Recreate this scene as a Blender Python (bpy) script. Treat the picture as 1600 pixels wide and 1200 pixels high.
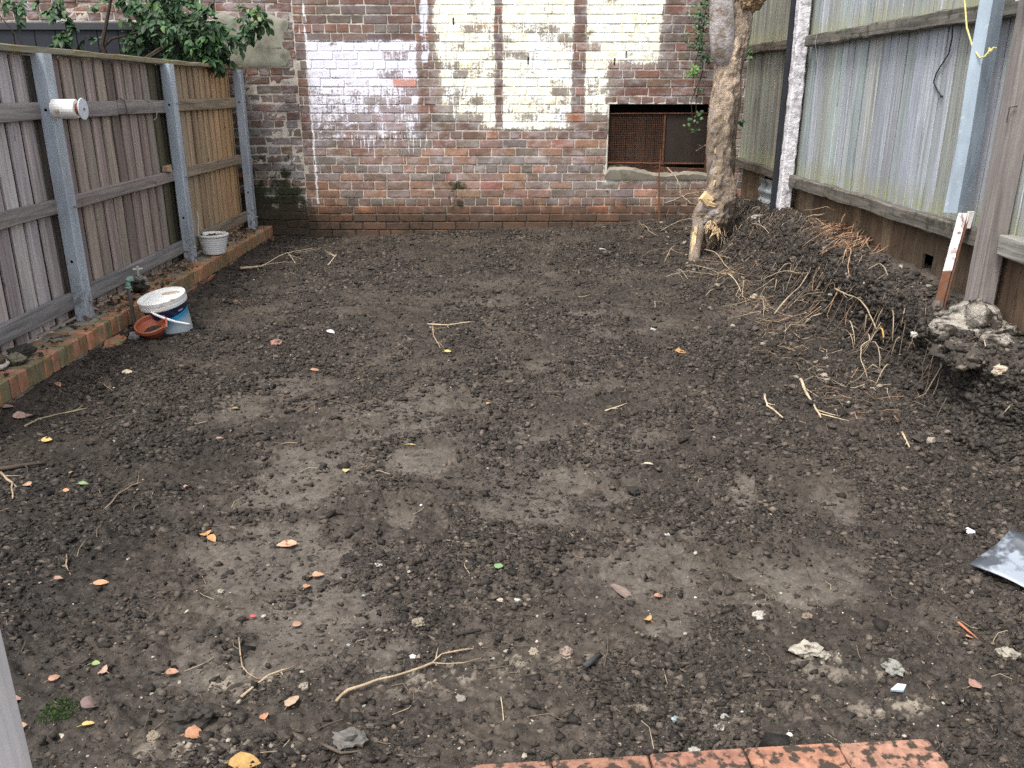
import bpy, math, random, mathutils
import numpy as np

R = math.radians
scn = bpy.context.scene
for o in list(bpy.data.objects):
    bpy.data.objects.remove(o)

# ------------------------------------------------------------------ camera, sky, sun, exposure
cam = bpy.data.objects.new('camera', bpy.data.cameras.new('camera'))
scn.collection.objects.link(cam)
cam.location = (0, 0, 1.5)
cam.rotation_euler = (math.pi / 2 - math.atan(457 / 1320), 0, -math.atan(13 / 1320))
cam.data.sensor_width = 36
cam.data.lens = 29.7
cam.data.clip_start = .05
cam.data.clip_end = 400
scn.camera = cam

SUN_EL, SUN_AZ = 63, 220          # overcast: a wide soft sun high over the yard
world = bpy.data.worlds.new('World')
scn.world = world
world.use_nodes = True
wn = world.node_tree
for n in list(wn.nodes):
    wn.nodes.remove(n)
sky = wn.nodes.new('ShaderNodeTexSky')
sky.sky_type = 'NISHITA'
sky.sun_disc = False
sky.sun_elevation = R(SUN_EL)
sky.sun_rotation = R(SUN_AZ)
sky.air_density = 1.0
sky.dust_density = 4.0
cloud = wn.nodes.new('ShaderNodeHueSaturation')      # cloud cover takes most of the blue out
cloud.inputs['Saturation'].default_value = .30
bg = wn.nodes.new('ShaderNodeBackground')
bg.inputs['Strength'].default_value = .135
wo = wn.nodes.new('ShaderNodeOutputWorld')
wn.links.new(sky.outputs[0], cloud.inputs['Color'])
wn.links.new(cloud.outputs[0], bg.inputs['Color'])
wn.links.new(bg.outputs[0], wo.inputs['Surface'])
sl = bpy.data.lights.new('sun', 'SUN')
sl.energy = 1.4
sl.angle = R(14)
sl.color = (1, .97, .92)
sun = bpy.data.objects.new('sun', sl)
scn.collection.objects.link(sun)
sun.rotation_euler = (R(90 - SUN_EL), 0, R(180 - SUN_AZ))
scn.view_settings.view_transform = 'Standard'
scn.view_settings.look = 'None'
scn.view_settings.exposure = 1.26
scn.view_settings.gamma = 1
scn.view_settings.use_curve_mapping = False
scn.render.engine = 'CYCLES'
scn.cycles.use_denoising = False
scn.cycles.denoiser = 'OPENIMAGEDENOISE'
scn.cycles.denoising_input_passes = 'RGB_ALBEDO_NORMAL'
scn.cycles.denoising_prefilter = 'ACCURATE'
scn.cycles.denoising_quality = 'HIGH'
scn.cycles.max_bounces = 6

rnd = random.Random(7)
rng = np.random.default_rng(7)
COL = scn.collection


# ------------------------------------------------------------------ noise in numpy
TAB = np.random.default_rng(3).random((64, 256, 256)).astype(np.float32)


def vnoise(x, y, k=0):
    xi = np.floor(x).astype(np.int64); yi = np.floor(y).astype(np.int64)
    fx = x - xi; fy = y - yi
    fx = fx * fx * (3 - 2 * fx); fy = fy * fy * (3 - 2 * fy)
    t = TAB[k % 64]
    a = t[xi & 255, yi & 255]; b = t[(xi + 1) & 255, yi & 255]
    c = t[xi & 255, (yi + 1) & 255]; d = t[(xi + 1) & 255, (yi + 1) & 255]
    return (a * (1 - fx) + b * fx) * (1 - fy) + (c * (1 - fx) + d * fx) * fy


def fbm(x, y, k=0, oct=4):
    s = 0; a = .5; tot = 0
    for i in range(oct):
        s = s + a * vnoise(x * 2 ** i + 17 * i, y * 2 ** i + 5 * i, k + i); tot += a; a *= .55
    return s / tot


def bumps(x, y, cell, k, dens, flat=.75):
    """rounded crumbs scattered on a jittered grid: height and a random tone of the crumb on top"""
    gx = np.floor(x / cell).astype(np.int64); gy = np.floor(y / cell).astype(np.int64)
    best = np.zeros_like(x); tone = np.full_like(x, .5)
    for i in (-1, 0, 1):
        for j in (-1, 0, 1):
            cx = (gx + i) & 255; cy = (gy + j) & 255
            px = (gx + i + .1 + .8 * TAB[k][cx, cy]) * cell; py = (gy + j + .1 + .8 * TAB[k + 1][cx, cy]) * cell
            r = (.22 + .5 * TAB[k + 2][cx, cy]) * cell
            e = .55 + .9 * TAB[k + 3][cx, cy]
            d2 = ((x - px) * e) ** 2 + ((y - py) / e) ** 2
            h = np.sqrt(np.maximum(r * r - d2, 0)) * flat
            on = TAB[k + 4][cx, cy] < dens
            h = np.where(on, h, 0)
            up = h > best
            best = np.where(up, h, best); tone = np.where(up, TAB[k + 5][cx, cy], tone)
    return best, tone


def sstep(a, b, t):
    t = np.clip((t - a) / (b - a), 0, 1)
    return t * t * (3 - 2 * t)


def macro(x, y):
    """large shape of the yard: flat dug soil, the excavated bank along the right fence, a rise to the back wall"""
    toe = np.interp(y, [3.35, 3.6, 4.3, 5.3, 6.2, 7.5, 8.3, 9.3], [1.95, 1.92, 1.87, 1.78, 1.68, 1.62, 1.78, 1.98])
    crest = np.interp(y, [3.35, 3.8, 5.07, 6.76, 7.6, 9.3], [2.20, 2.22, 2.30, 2.42, 2.44, 2.52])
    top = np.interp(y, [3.35, 4.2, 4.9, 7.4, 8.5, 9.3], [.35, .40, .47, .54, .45, .42])
    s = np.clip((x - toe) / (crest - toe), 0, 1)
    steep = sstep(7.2, 5.4, y)
    prof = (1 - steep) * (.45 * s + .55 * sstep(.35, 1, s)) + steep * (.22 * s + .78 * sstep(.42, .92, s))
    bank = top * prof * sstep(3.28, 3.62, y + .05 * np.sin(x * 9))
    rise = np.interp(x, [-2.4, -1.2, -.6, .8, 1.6, 2.4], [-.01, .03, .07, .11, .18, .3]) * sstep(7.4, 9.2, y)
    return np.maximum(bank, rise) + .012 * np.sin(x * 2.3 + 1) * np.sin(y * 1.7)


# ------------------------------------------------------------------ material helpers
class NT:
    def __init__(s, name, rough=.8, spec=.3, metal=0):
        s.m = bpy.data.materials.new(name)
        s.m.use_nodes = True
        s.t = s.m.node_tree
        s.b = s.t.nodes['Principled BSDF']
        s.b.inputs['Roughness'].default_value = rough
        s.b.inputs['Specular IOR Level'].default_value = spec
        s.b.inputs['Metallic'].default_value = metal
        s.pos = s.n('ShaderNodeNewGeometry').outputs['Position']

    def n(s, typ, ins=None, **kw):
        nd = s.t.nodes.new(typ)
        for a, v in kw.items():
            setattr(nd, a, v)
        for a, v in (ins or {}).items():
            s.set(nd.inputs[a], v)
        return nd

    def set(s, sock, v):
        if hasattr(v, 'is_output'):
            s.t.links.new(v, sock)
        else:
            if sock.type == 'RGBA' and len(v) == 3:
                v = tuple(v) + (1,)
            sock.default_value = v

    def col(s, name='Col'):
        a = s.n('ShaderNodeAttribute', attribute_name=name)
        return a.outputs['Color'], a.outputs['Alpha']

    def noise(s, scale, detail=4, vec=None, rough=.55, dist=0):
        nd = s.n('ShaderNodeTexNoise', {'Scale': scale, 'Detail': detail, 'Roughness': rough, 'Distortion': dist})
        s.set(nd.inputs['Vector'], vec if vec is not None else s.pos)
        return nd.outputs['Fac']

    def vor(s, scale, vec=None, feature='F1', out='Distance'):
        nd = s.n('ShaderNodeTexVoronoi', {'Scale': scale}, feature=feature)
        s.set(nd.inputs['Vector'], vec if vec is not None else s.pos)
        return nd.outputs[out]

    def scaled(s, v, off=None):
        nd = s.n('ShaderNodeVectorMath', {0: s.pos, 1: v}, operation='MULTIPLY')
        out = nd.outputs[0]
        if off is not None:
            mu = s.ma('MULTIPLY', off, 91.7)
            nd2 = s.n('ShaderNodeVectorMath', {0: out}, operation='ADD')
            s.t.links.new(mu, nd2.inputs[1])
            out = nd2.outputs[0]
        return out

    def ma(s, op, a, b=0., c=None):
        nd = s.n('ShaderNodeMath', operation=op)
        s.set(nd.inputs[0], a); s.set(nd.inputs[1], b)
        if c is not None:
            s.set(nd.inputs[2], c)
        return nd.outputs[0]

    def ss(s, v, a, b, lo=0., hi=1.):
        nd = s.n('ShaderNodeMapRange', {'Value': v, 'From Min': a, 'From Max': b, 'To Min': lo, 'To Max': hi}, interpolation_type='SMOOTHSTEP')
        return nd.outputs[0]

    def lin(s, v, a, b, lo=0., hi=1.):
        nd = s.n('ShaderNodeMapRange', {'Value': v, 'From Min': a, 'From Max': b, 'To Min': lo, 'To Max': hi})
        return nd.outputs[0]

    def mix(s, f, a, b, mode='MIX'):
        nd = s.n('ShaderNodeMix', data_type='RGBA', blend_type=mode)
        s.set(nd.inputs[0], f); s.set(nd.inputs[6], a); s.set(nd.inputs[7], b)
        return nd.outputs[2]

    def gain(s, c, f):
        """colour times a scalar"""
        nd = s.n('ShaderNodeVectorMath', operation='SCALE')
        s.set(nd.inputs[0], c); s.set(nd.inputs[3], f)
        return nd.outputs[0]

    def xyz(s):
        nd = s.n('ShaderNodeSeparateXYZ', {0: s.pos})
        return nd.outputs[0], nd.outputs[1], nd.outputs[2]

    def bump(s, h, strength=.5, dist=.01):
        nd = s.n('ShaderNodeBump', {'Strength': strength, 'Distance': dist, 'Height': h})
        s.t.links.new(nd.outputs[0], s.b.inputs['Normal'])

    def out(s, c, rough=None):
        s.set(s.b.inputs['Base Color'], c)
        if rough is not None:
            s.set(s.b.inputs['Roughness'], rough)
        return s.m

    def rect(s, x, z, x0, x1, z0, z1, f=.02):
        a = s.ma('MULTIPLY', s.ss(x, x0 - f, x0 + f), s.ss(x, x1 + f, x1 - f))
        b = s.ma('MULTIPLY', s.ss(z, z0 - f, z0 + f), s.ss(z, z1 + f, z1 - f))
        return s.ma('MULTIPLY', a, b)


def simple(name, rough=.8, spec=.3, metal=0, var=.3, scale=20, bscale=60, bstr=.3, bdist=.004, grime=None, gs=5, gth=(.5, .65)):
    s = NT(name, rough, spec, metal)
    c, a = s.col()
    c = s.gain(c, s.lin(s.noise(scale, 5), .25, .75, 1 - var, 1 + var))
    if grime:
        c = s.mix(s.ss(s.noise(gs, 6), gth[0], gth[1]), c, grime)
    s.bump(s.noise(bscale, 5), bstr, bdist)
    return s.out(c)


def mat_soil():
    s = NT('dark_soil', .86, .22)
    c, a = s.col()
    f = s.noise(110, 5, rough=.7)
    c = s.gain(c, s.lin(f, .27, .73, .72, 1.32))
    sp = s.noise(420, 1)
    c = s.mix(s.ss(sp, .71, .76), c, (.26, .22, .17))
    h = s.ma('ADD', s.noise(140, 6, rough=.7), s.ma('MULTIPLY', s.vor(190), -.6))
    s.bump(h, .35, .004)
    return s.out(c, s.lin(a, 0, 1, .9, .66))


def mat_wall():
    s = NT('painted_brickwork', .85, .2)
    c, wear = s.col()
    x, y, z = s.xyz()
    big = s.noise(4.5, 5); mid = s.noise(14, 6, rough=.65); fine = s.noise(55, 5, rough=.7)
    drip = s.noise(1, 5, s.scaled((55, 20, 4.5)), rough=.65)
    wash_n = s.noise(1, 6, s.scaled((7, 7, 12)), rough=.7)
    c = s.gain(c, s.lin(mid, .25, .75, .72, 1.3))
    c = s.mix(s.ma('MULTIPLY', s.ss(fine, .55, .75), .35), c, (.07, .05, .045))
    wob = s.ma('MULTIPLY', s.ma('SUBTRACT', mid, .5), .09)
    xd = s.ma('ADD', x, wob); zd = s.ma('ADD', z, s.ma('MULTIPLY', s.ma('SUBTRACT', s.noise(11, 4), .5), .07))
    c = s.mix(s.ma('MULTIPLY', s.ss(s.noise(1, 6, s.scaled((5, 5, 8)), .7), .44, .70), .55), c, (.095, .072, .056))
    # thin grey bloom of old limewash over everything above the damp
    bloom = s.ma('MULTIPLY', s.ss(wash_n, .42, .72), s.ss(z, .3, .9, .15, .5))
    bloom = s.ma('MULTIPLY', bloom, s.lin(s.rect(xd, zd, -2.0, -.85, 1.98, 2.6), 0, 1, 1., .35))
    c = s.mix(bloom, c, (.50, .475, .49))
    # patch of lavender white paint
    n1 = s.ma('ADD', s.ma('MULTIPLY', fine, .40), s.ma('ADD', s.ma('MULTIPLY', drip, .32), s.ma('MULTIPLY', wash_n, .28)))
    n1 = s.ma('ADD', n1, s.ma('MULTIPLY', s.ma('SUBTRACT', wear, .5), .17))
    A = s.ma('MULTIPLY', s.rect(xd, zd, -2.0, -.87, .6, 1.985, .03), s.ss(s.ma('ADD', z, s.ma('MULTIPLY', s.ma('SUBTRACT', wash_n, .5), .7)), .98, 1.16))
    thr = s.lin(z, .98, 1.9, .60, .44)
    pa = s.ss(s.ma('ADD', s.ma('SUBTRACT', n1, thr), s.ma('MULTIPLY', s.ma('SUBTRACT', A, 1.), .3)), -.05, .03)
    c = s.mix(s.ma('MULTIPLY', A, .34), c, (.52, .49, .54))
    c = s.mix(s.ma('MULTIPLY', pa, .94), c, (.80, .79, .87))
    # runs of paint under it
    dr = s.ma('MULTIPLY', s.rect(x, z, -1.6, -.8, .62, 1.07, .01), s.ss(s.ma('SUBTRACT', drip, s.lin(z, .6, 1.07, .74, .53)), 0, .03))
    c = s.mix(s.ma('MULTIPLY', dr, .8), c, (.78, .77, .82))
    # cream painted area with bare upright strips
    B = s.ma('MAXIMUM', s.rect(xd, zd, -.70, 1.62, 1.76, 5, .075), s.rect(xd, zd, -.66, 1.10, 1.24, 1.9, .075))
    B = s.ma('MAXIMUM', B, s.rect(xd, zd, -.25, .70, 1.12, 1.4, .075))
    xs = s.ma('ADD', x, s.ma('MULTIPLY', s.ma('SUBTRACT', s.noise(9, 2), .5), .05))
    strips = s.ma('MAXIMUM', s.rect(xs, z, -.080, -.008, 1.15, 5, .014), s.rect(xs, z, .715, .84, 1.1, 5, .020))
    B = s.ma('MULTIPLY', B, s.ma('SUBTRACT', 1., strips))
    bare = s.ma('MULTIPLY', s.ss(s.ma('ADD', x, s.ma('MULTIPLY', zd, .35)), .35, -.25), s.ss(z, 2.05, 1.75))     # lower left is mostly worn off
    thrB = s.ma('ADD', s.lin(big, .35, .65, .385, .50), s.ma('MULTIPLY', bare, .10))
    pb = s.ss(s.ma('ADD', s.ma('SUBTRACT', n1, thrB), s.ma('MULTIPLY', s.ma('SUBTRACT', B, 1.), .30)), -.035, .035)
    tintB = s.mix(s.ss(s.noise(3.2, 4), .5, .62), (.90, .885, .76), (.80, .83, .83))
    tintB = s.mix(s.ma('MULTIPLY', s.ss(s.ma('ADD', mid, s.ma('MULTIPLY', wear, .25)), .72, .86), .8), tintB, (.66, .60, .30))
    c = s.mix(s.ma('MULTIPLY', B, .42), c, (.47, .46, .38))
    c = s.mix(pb, c, tintB)
    # lavender strip left of it, white drip line
    L = s.rect(xd, zd, -.83, -.76, 1.78, 5, .01)
    c = s.mix(s.ma('MULTIPLY', L, s.ss(n1, .42, .5)), c, (.70, .69, .77))
    V = s.rect(xs, z, -2.003, -1.982, .36, 2.33, .006)
    c = s.mix(s.ma('MULTIPLY', V, s.ss(s.noise(1, 4, s.scaled((30, 9, 7))), .4, .5)), c, (.80, .79, .80))
    # limewash round the opening
    O = s.rect(xd, zd, 1.06, 2.3, .58, .72, .03)
    c = s.mix(s.ma('MULTIPLY', O, s.ss(n1, .46, .56)), c, (.70, .68, .60))
    # moss and damp at the bottom, strongest in the left corner
    corner = s.ma('MULTIPLY', s.ss(xd, -1.85, -2.35), s.ss(z, 1.25, .25))
    mo = s.ma('ADD', s.ma('MULTIPLY', corner, .25), s.ma('MULTIPLY', s.ss(z, .46, .1), .14))
    mo = s.ma('ADD', mo, s.ma('MULTIPLY', s.ma('SUBTRACT', wear, .5), .16))
    mo = s.ma('ADD', mo, s.ma('MULTIPLY', s.rect(xd, zd, -.60, -.40, .33, .60, .05), .20))
    m2 = s.ss(s.ma('ADD', s.ma('ADD', s.ma('MULTIPLY', mid, .6), s.ma('MULTIPLY', big, .4)), mo), .64, .76)
    c = s.mix(s.ma('MULTIPLY', m2, .93), c, s.mix(s.ss(fine, .4, .62), (.010, .014, .008), (.035, .05, .014)))
    soil = s.ss(s.ma('ADD', s.ma('ADD', s.ma('MULTIPLY', mid, .4), s.ma('MULTIPLY', big, .45)), s.lin(z, .06, .48, .46, .0)), .44, .68)
    c = s.mix(s.ma('MULTIPLY', soil, .8), c, s.mix(fine, (.030, .024, .019), (.085, .06, .043)))
    s.bump(s.ma('ADD', fine, s.ma('MULTIPLY', mid, .8)), .55, .006)
    return s.out(c)


def mat_wood(name, axis, rough=.85, amp=(.55, 1.3), algae=None, moss=None, dirt=None, zband=()):
    s = NT(name, rough, .18)
    c, al = s.col()
    x, y, z = s.xyz()
    sc = {'z': (46, 46, 1.9), 'y': (46, 1.9, 46), 'x': (1.9, 46, 46)}[axis]
    v = s.scaled(sc, al)
    g = s.noise(1, 7, v, .62, .6)
    lg = s.noise(1, 3, s.scaled(tuple(q * .22 for q in sc), al))
    c = s.gain(c, s.lin(g, .28, .72, amp[0], amp[1]))
    c = s.gain(c, s.lin(lg, .3, .7, .75, 1.22))
    sp = s.noise(1, 3, s.scaled({'z': (20, 20, 6), 'y': (20, 6, 20), 'x': (6, 20, 20)}[axis], al))
    c = s.mix(s.ma('MULTIPLY', s.ss(sp, .68, .76), .6), c, (.05, .04, .03))
    if algae:
        f = s.ss(s.noise(1, 4, s.scaled((9, 9, 1.2), al)), .47, .74, 0, .5)
        c = s.mix(f, c, algae)
    for z0, z1, cc in zband:
        b = s.ma('MULTIPLY', s.ss(z, z0 - .002, z0), s.ss(z, z1, z0))
        b = s.ma('MULTIPLY', b, s.ss(s.noise(1, 4, s.scaled((16, 16, 2))), .3, .65))
        c = s.mix(s.ma('MULTIPLY', b, .8), c, cc)
    if moss:
        c = s.mix(s.ss(s.noise(13, 6, rough=.7), .5, .66, 0, .85), c, moss)
    if dirt:
        c = s.mix(s.ss(s.noise(6, 6, rough=.65), .38, .7, 0, .85), c, dirt)
    s.bump(s.ma('ADD', g, s.ma('MULTIPLY', s.noise(30, 5), .3)), .6, .006)
    return s.out(c)


def mat_bark():
    s = NT('bark', .9, .15)
    c, a = s.col()
    n = s.noise(1, 7, s.scaled((26, 26, 15)), .7)
    f = s.noise(90, 4)
    c = s.gain(c, s.lin(n, .3, .7, .6, 1.35))
    c = s.mix(s.ma('MULTIPLY', s.ss(s.noise(9, 5), .52, .66), a), c, (.30, .27, .26))
    s.bump(s.ma('ADD', s.ma('MULTIPLY', n, 1.0), s.ma('MULTIPLY', f, .4)), s.lin(a, 0, 1, .9, .5), .03)
    return s.out(c)


def mat_galv():
    s = NT('galvanised_steel', .48, .5, .35)
    c, a = s.col()
    n = s.noise(1, 5, s.scaled((12, 12, 2.5)))
    c = s.gain(c, s.lin(n, .3, .7, .8, 1.2))
    c = s.mix(s.ss(s.noise(24, 5), .60, .72, 0, .6), c, (.55, .58, .60))
    x, y, z = s.xyz()
    c = s.mix(s.ma('MULTIPLY', s.ss(z, .5, .12), s.ss(s.noise(28, 6), .45, .62)), c, (.16, .125, .095))
    c = s.mix(s.ss(s.noise(1, 5, s.scaled((30, 30, 3))), .62, .74, 0, .5), c, (.24, .235, .23))
    s.bump(s.noise(40, 4), .12, .003)
    return s.out(c, s.lin(n, .3, .7, .4, .62))


def mat_rust(name, paint=None, th=.5):
    s = NT(name, .85, .2)
    c, a = s.col()
    n = s.noise(30, 6, rough=.7)
    c = s.mix(s.ss(n, .4, .65), c, (.16, .06, .028))
    if paint:
        c = s.mix(s.ss(s.noise(22, 5), th, th + .06), c, paint)
    s.bump(n, .5, .004)
    return s.out(c)


def mat_bucket():
    """printed label: navy band, sky blue fading to white, navy foot, on a white pail"""
    s = NT('printed_pail', .35, .5)
    tc = s.n('ShaderNodeTexCoord').outputs['Object']
    sp = s.n('ShaderNodeSeparateXYZ', {0: tc})
    x, y, z = sp.outputs
    ang = s.ma('ARCTAN2', x, s.ma('MULTIPLY', y, -1.))       # 0 faces the camera side
    wave = s.ma('ADD', z, s.ma('MULTIPLY', ang, -.018))
    c = s.mix(s.lin(wave, .06, .125), (.80, .88, .92), (.03, .40, .72))
    c = s.mix(s.ss(ang, .12, -.10), c, (.012, .020, .075))
    c = s.mix(s.ss(wave, .140, .142), c, (.012, .020, .075))
    c = s.mix(s.ss(s.ma('ADD', z, s.ma('MULTIPLY', s.ma('MULTIPLY', ang, ang), .02)), .046, .044), c, (.012, .020, .075))
    c = s.mix(s.ss(z, .207, .209), c, (.82, .82, .80))
    c = s.mix(s.ss(z, .012, .010), c, (.80, .80, .78))
    logo = s.ma('MULTIPLY', s.rect(ang, z, .95, 1.25, .176, .182, .004), 1.)
    c = s.mix(logo, c, (.8, .8, .8))
    d = s.ma('MULTIPLY', s.ss(s.noise(26, 6), .55, .68), s.ss(z, .09, .0))
    c = s.mix(d, c, (.05, .04, .03))
    return s.out(c)


M = {}
M['soil'] = mat_soil()
M['clod'] = simple('soil_clod', .75, .3, var=.5, scale=170, bscale=220, bstr=.4)
M['wall'] = mat_wall()
M['render'] = simple('cement_render', .9, .15, var=.35, scale=7, bscale=80, bstr=.25, grime=(.10, .105, .07), gs=5, gth=(.52, .75))
M['kerb'] = simple('mossy_brick', .88, .15, var=.32, scale=22, bscale=90, bstr=.5, grime=(.20, .175, .095), gs=6.5, gth=(.48, .68))
M['kerbtop'] = simple('kerb_mortar', .9, .15, var=.35, scale=12, bscale=80, bstr=.7, grime=(.045, .035, .026), gs=11, gth=(.5, .6))
M['paver'] = simple('paver_brick', .88, .15, var=.4, scale=40, bscale=120, bstr=.5, grime=(.05, .038, .030), gs=34, gth=(.47, .58))
M['paling'] = mat_wood('weathered_paling', 'z')
M['tanpaling'] = mat_wood('tan_paling', 'z', amp=(.6, 1.3))
M['rail'] = mat_wood('weathered_rail', 'y', amp=(.5, 1.35))
M['cap'] = mat_wood('fence_cap', 'y', moss=(.25, .20, .08), amp=(.55, 1.3))
M['bluepaling'] = mat_wood('algae_paling', 'z', amp=(.5, 1.25), algae=(.255, .285, .255),
                           zband=((.83, 1.02, (.27, .275, .15)), (1.925, 2.1, (.31, .31, .17))))
M['oldrail'] = mat_wood('mossy_rail', 'y', moss=(.042, .046, .026), amp=(.4, 1.5))
M['plinth'] = mat_wood('plinth_board', 'z', dirt=(.075, .052, .034), amp=(.55, 1.3))
M['oldpost'] = mat_wood('old_post', 'z', amp=(.6, 1.3))
M['whitepost'] = mat_wood('white_painted_post', 'z', amp=(.85, 1.12))
M['flakepost'] = simple('flaking_white_paint', .8, .2, var=.15, scale=25, bscale=45, bstr=.8, bdist=.012, grime=(.38, .35, .36), gs=20, gth=(.48, .62))
M['darkmetal'] = simple('dark_metal', .55, .4, .2, var=.2, scale=8)
M['sheetmetal'] = simple('dark_sheet', .6, .3, var=.2, scale=3)
M['galv'] = mat_galv()
M['rust'] = mat_rust('rusty_iron')
M['rustwhite'] = mat_rust('rusty_iron_white_paint', (.75, .72, .70), .43)
M['interior'] = simple('dark_interior', .95, .1)  # near-black colour put in for the shade inside holes and gaps
M['bark'] = mat_bark()
M['limb'] = simple('smooth_bark', .85, .15, var=.35, scale=16, bscale=40, bstr=.7, bdist=.015, grime=(.22, .17, .13), gs=11, gth=(.47, .66))
M['rawwood'] = simple('raw_wood', .8, .2, var=.35, scale=30, bscale=80, bstr=.6, bdist=.01)
M['root'] = simple('root_bark', .85, .2, var=.35, scale=35, bscale=120, bstr=.4)
M['leaf'] = simple('green_leaf', .55, .3, var=.35, scale=14, bscale=40, bstr=.1)
M['dryleaf'] = simple('dry_leaf', .65, .3, var=.3, scale=50, bscale=80, bstr=.3, grime=(.16, .06, .025), gs=45, gth=(.60, .70))
M['stone'] = simple('stone', .85, .25, var=.3, scale=40, bscale=90, bstr=.6, grime=(.07, .055, .042), gs=30, gth=(.56, .66))
M['concrete'] = simple('soil_stained_concrete', .9, .15, var=.45, scale=30, bscale=50, bstr=1, bdist=.02, grime=(.040, .033, .027), gs=10, gth=(.44, .60))
M['plastic'] = simple('white_plastic', .4, .5, var=.06, scale=8, bscale=30, bstr=.05, grime=(.45, .36, .25), gs=9, gth=(.66, .72))
M['cleanplastic'] = simple('clean_plastic', .35, .5, var=.05, scale=8, bscale=30, bstr=.05)
M['pail'] = mat_bucket()
M['terracotta'] = simple('terracotta', .5, .4, var=.2, scale=14, bscale=70, bstr=.2)
M['brass'] = simple('tap_metal', .5, .5, .5, var=.4, scale=40)
M['verdigris'] = simple('verdigris', .7, .3, var=.35, scale=60)
M['sheet'] = simple('dusty_black_sheet', .42, .5, var=.35, scale=18, bscale=40, bstr=.15, grime=(.24, .27, .31), gs=14, gth=(.46, .60))
M['rope'] = simple('rope', .8, .2, var=.2, scale=120)
M['moss'] = simple('moss', .9, .1, var=.5, scale=90, bscale=200, bstr=.8)
M['mound'] = simple('leaf_mould', .9, .15, var=.4, scale=60, bscale=150, bstr=.8)


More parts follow.
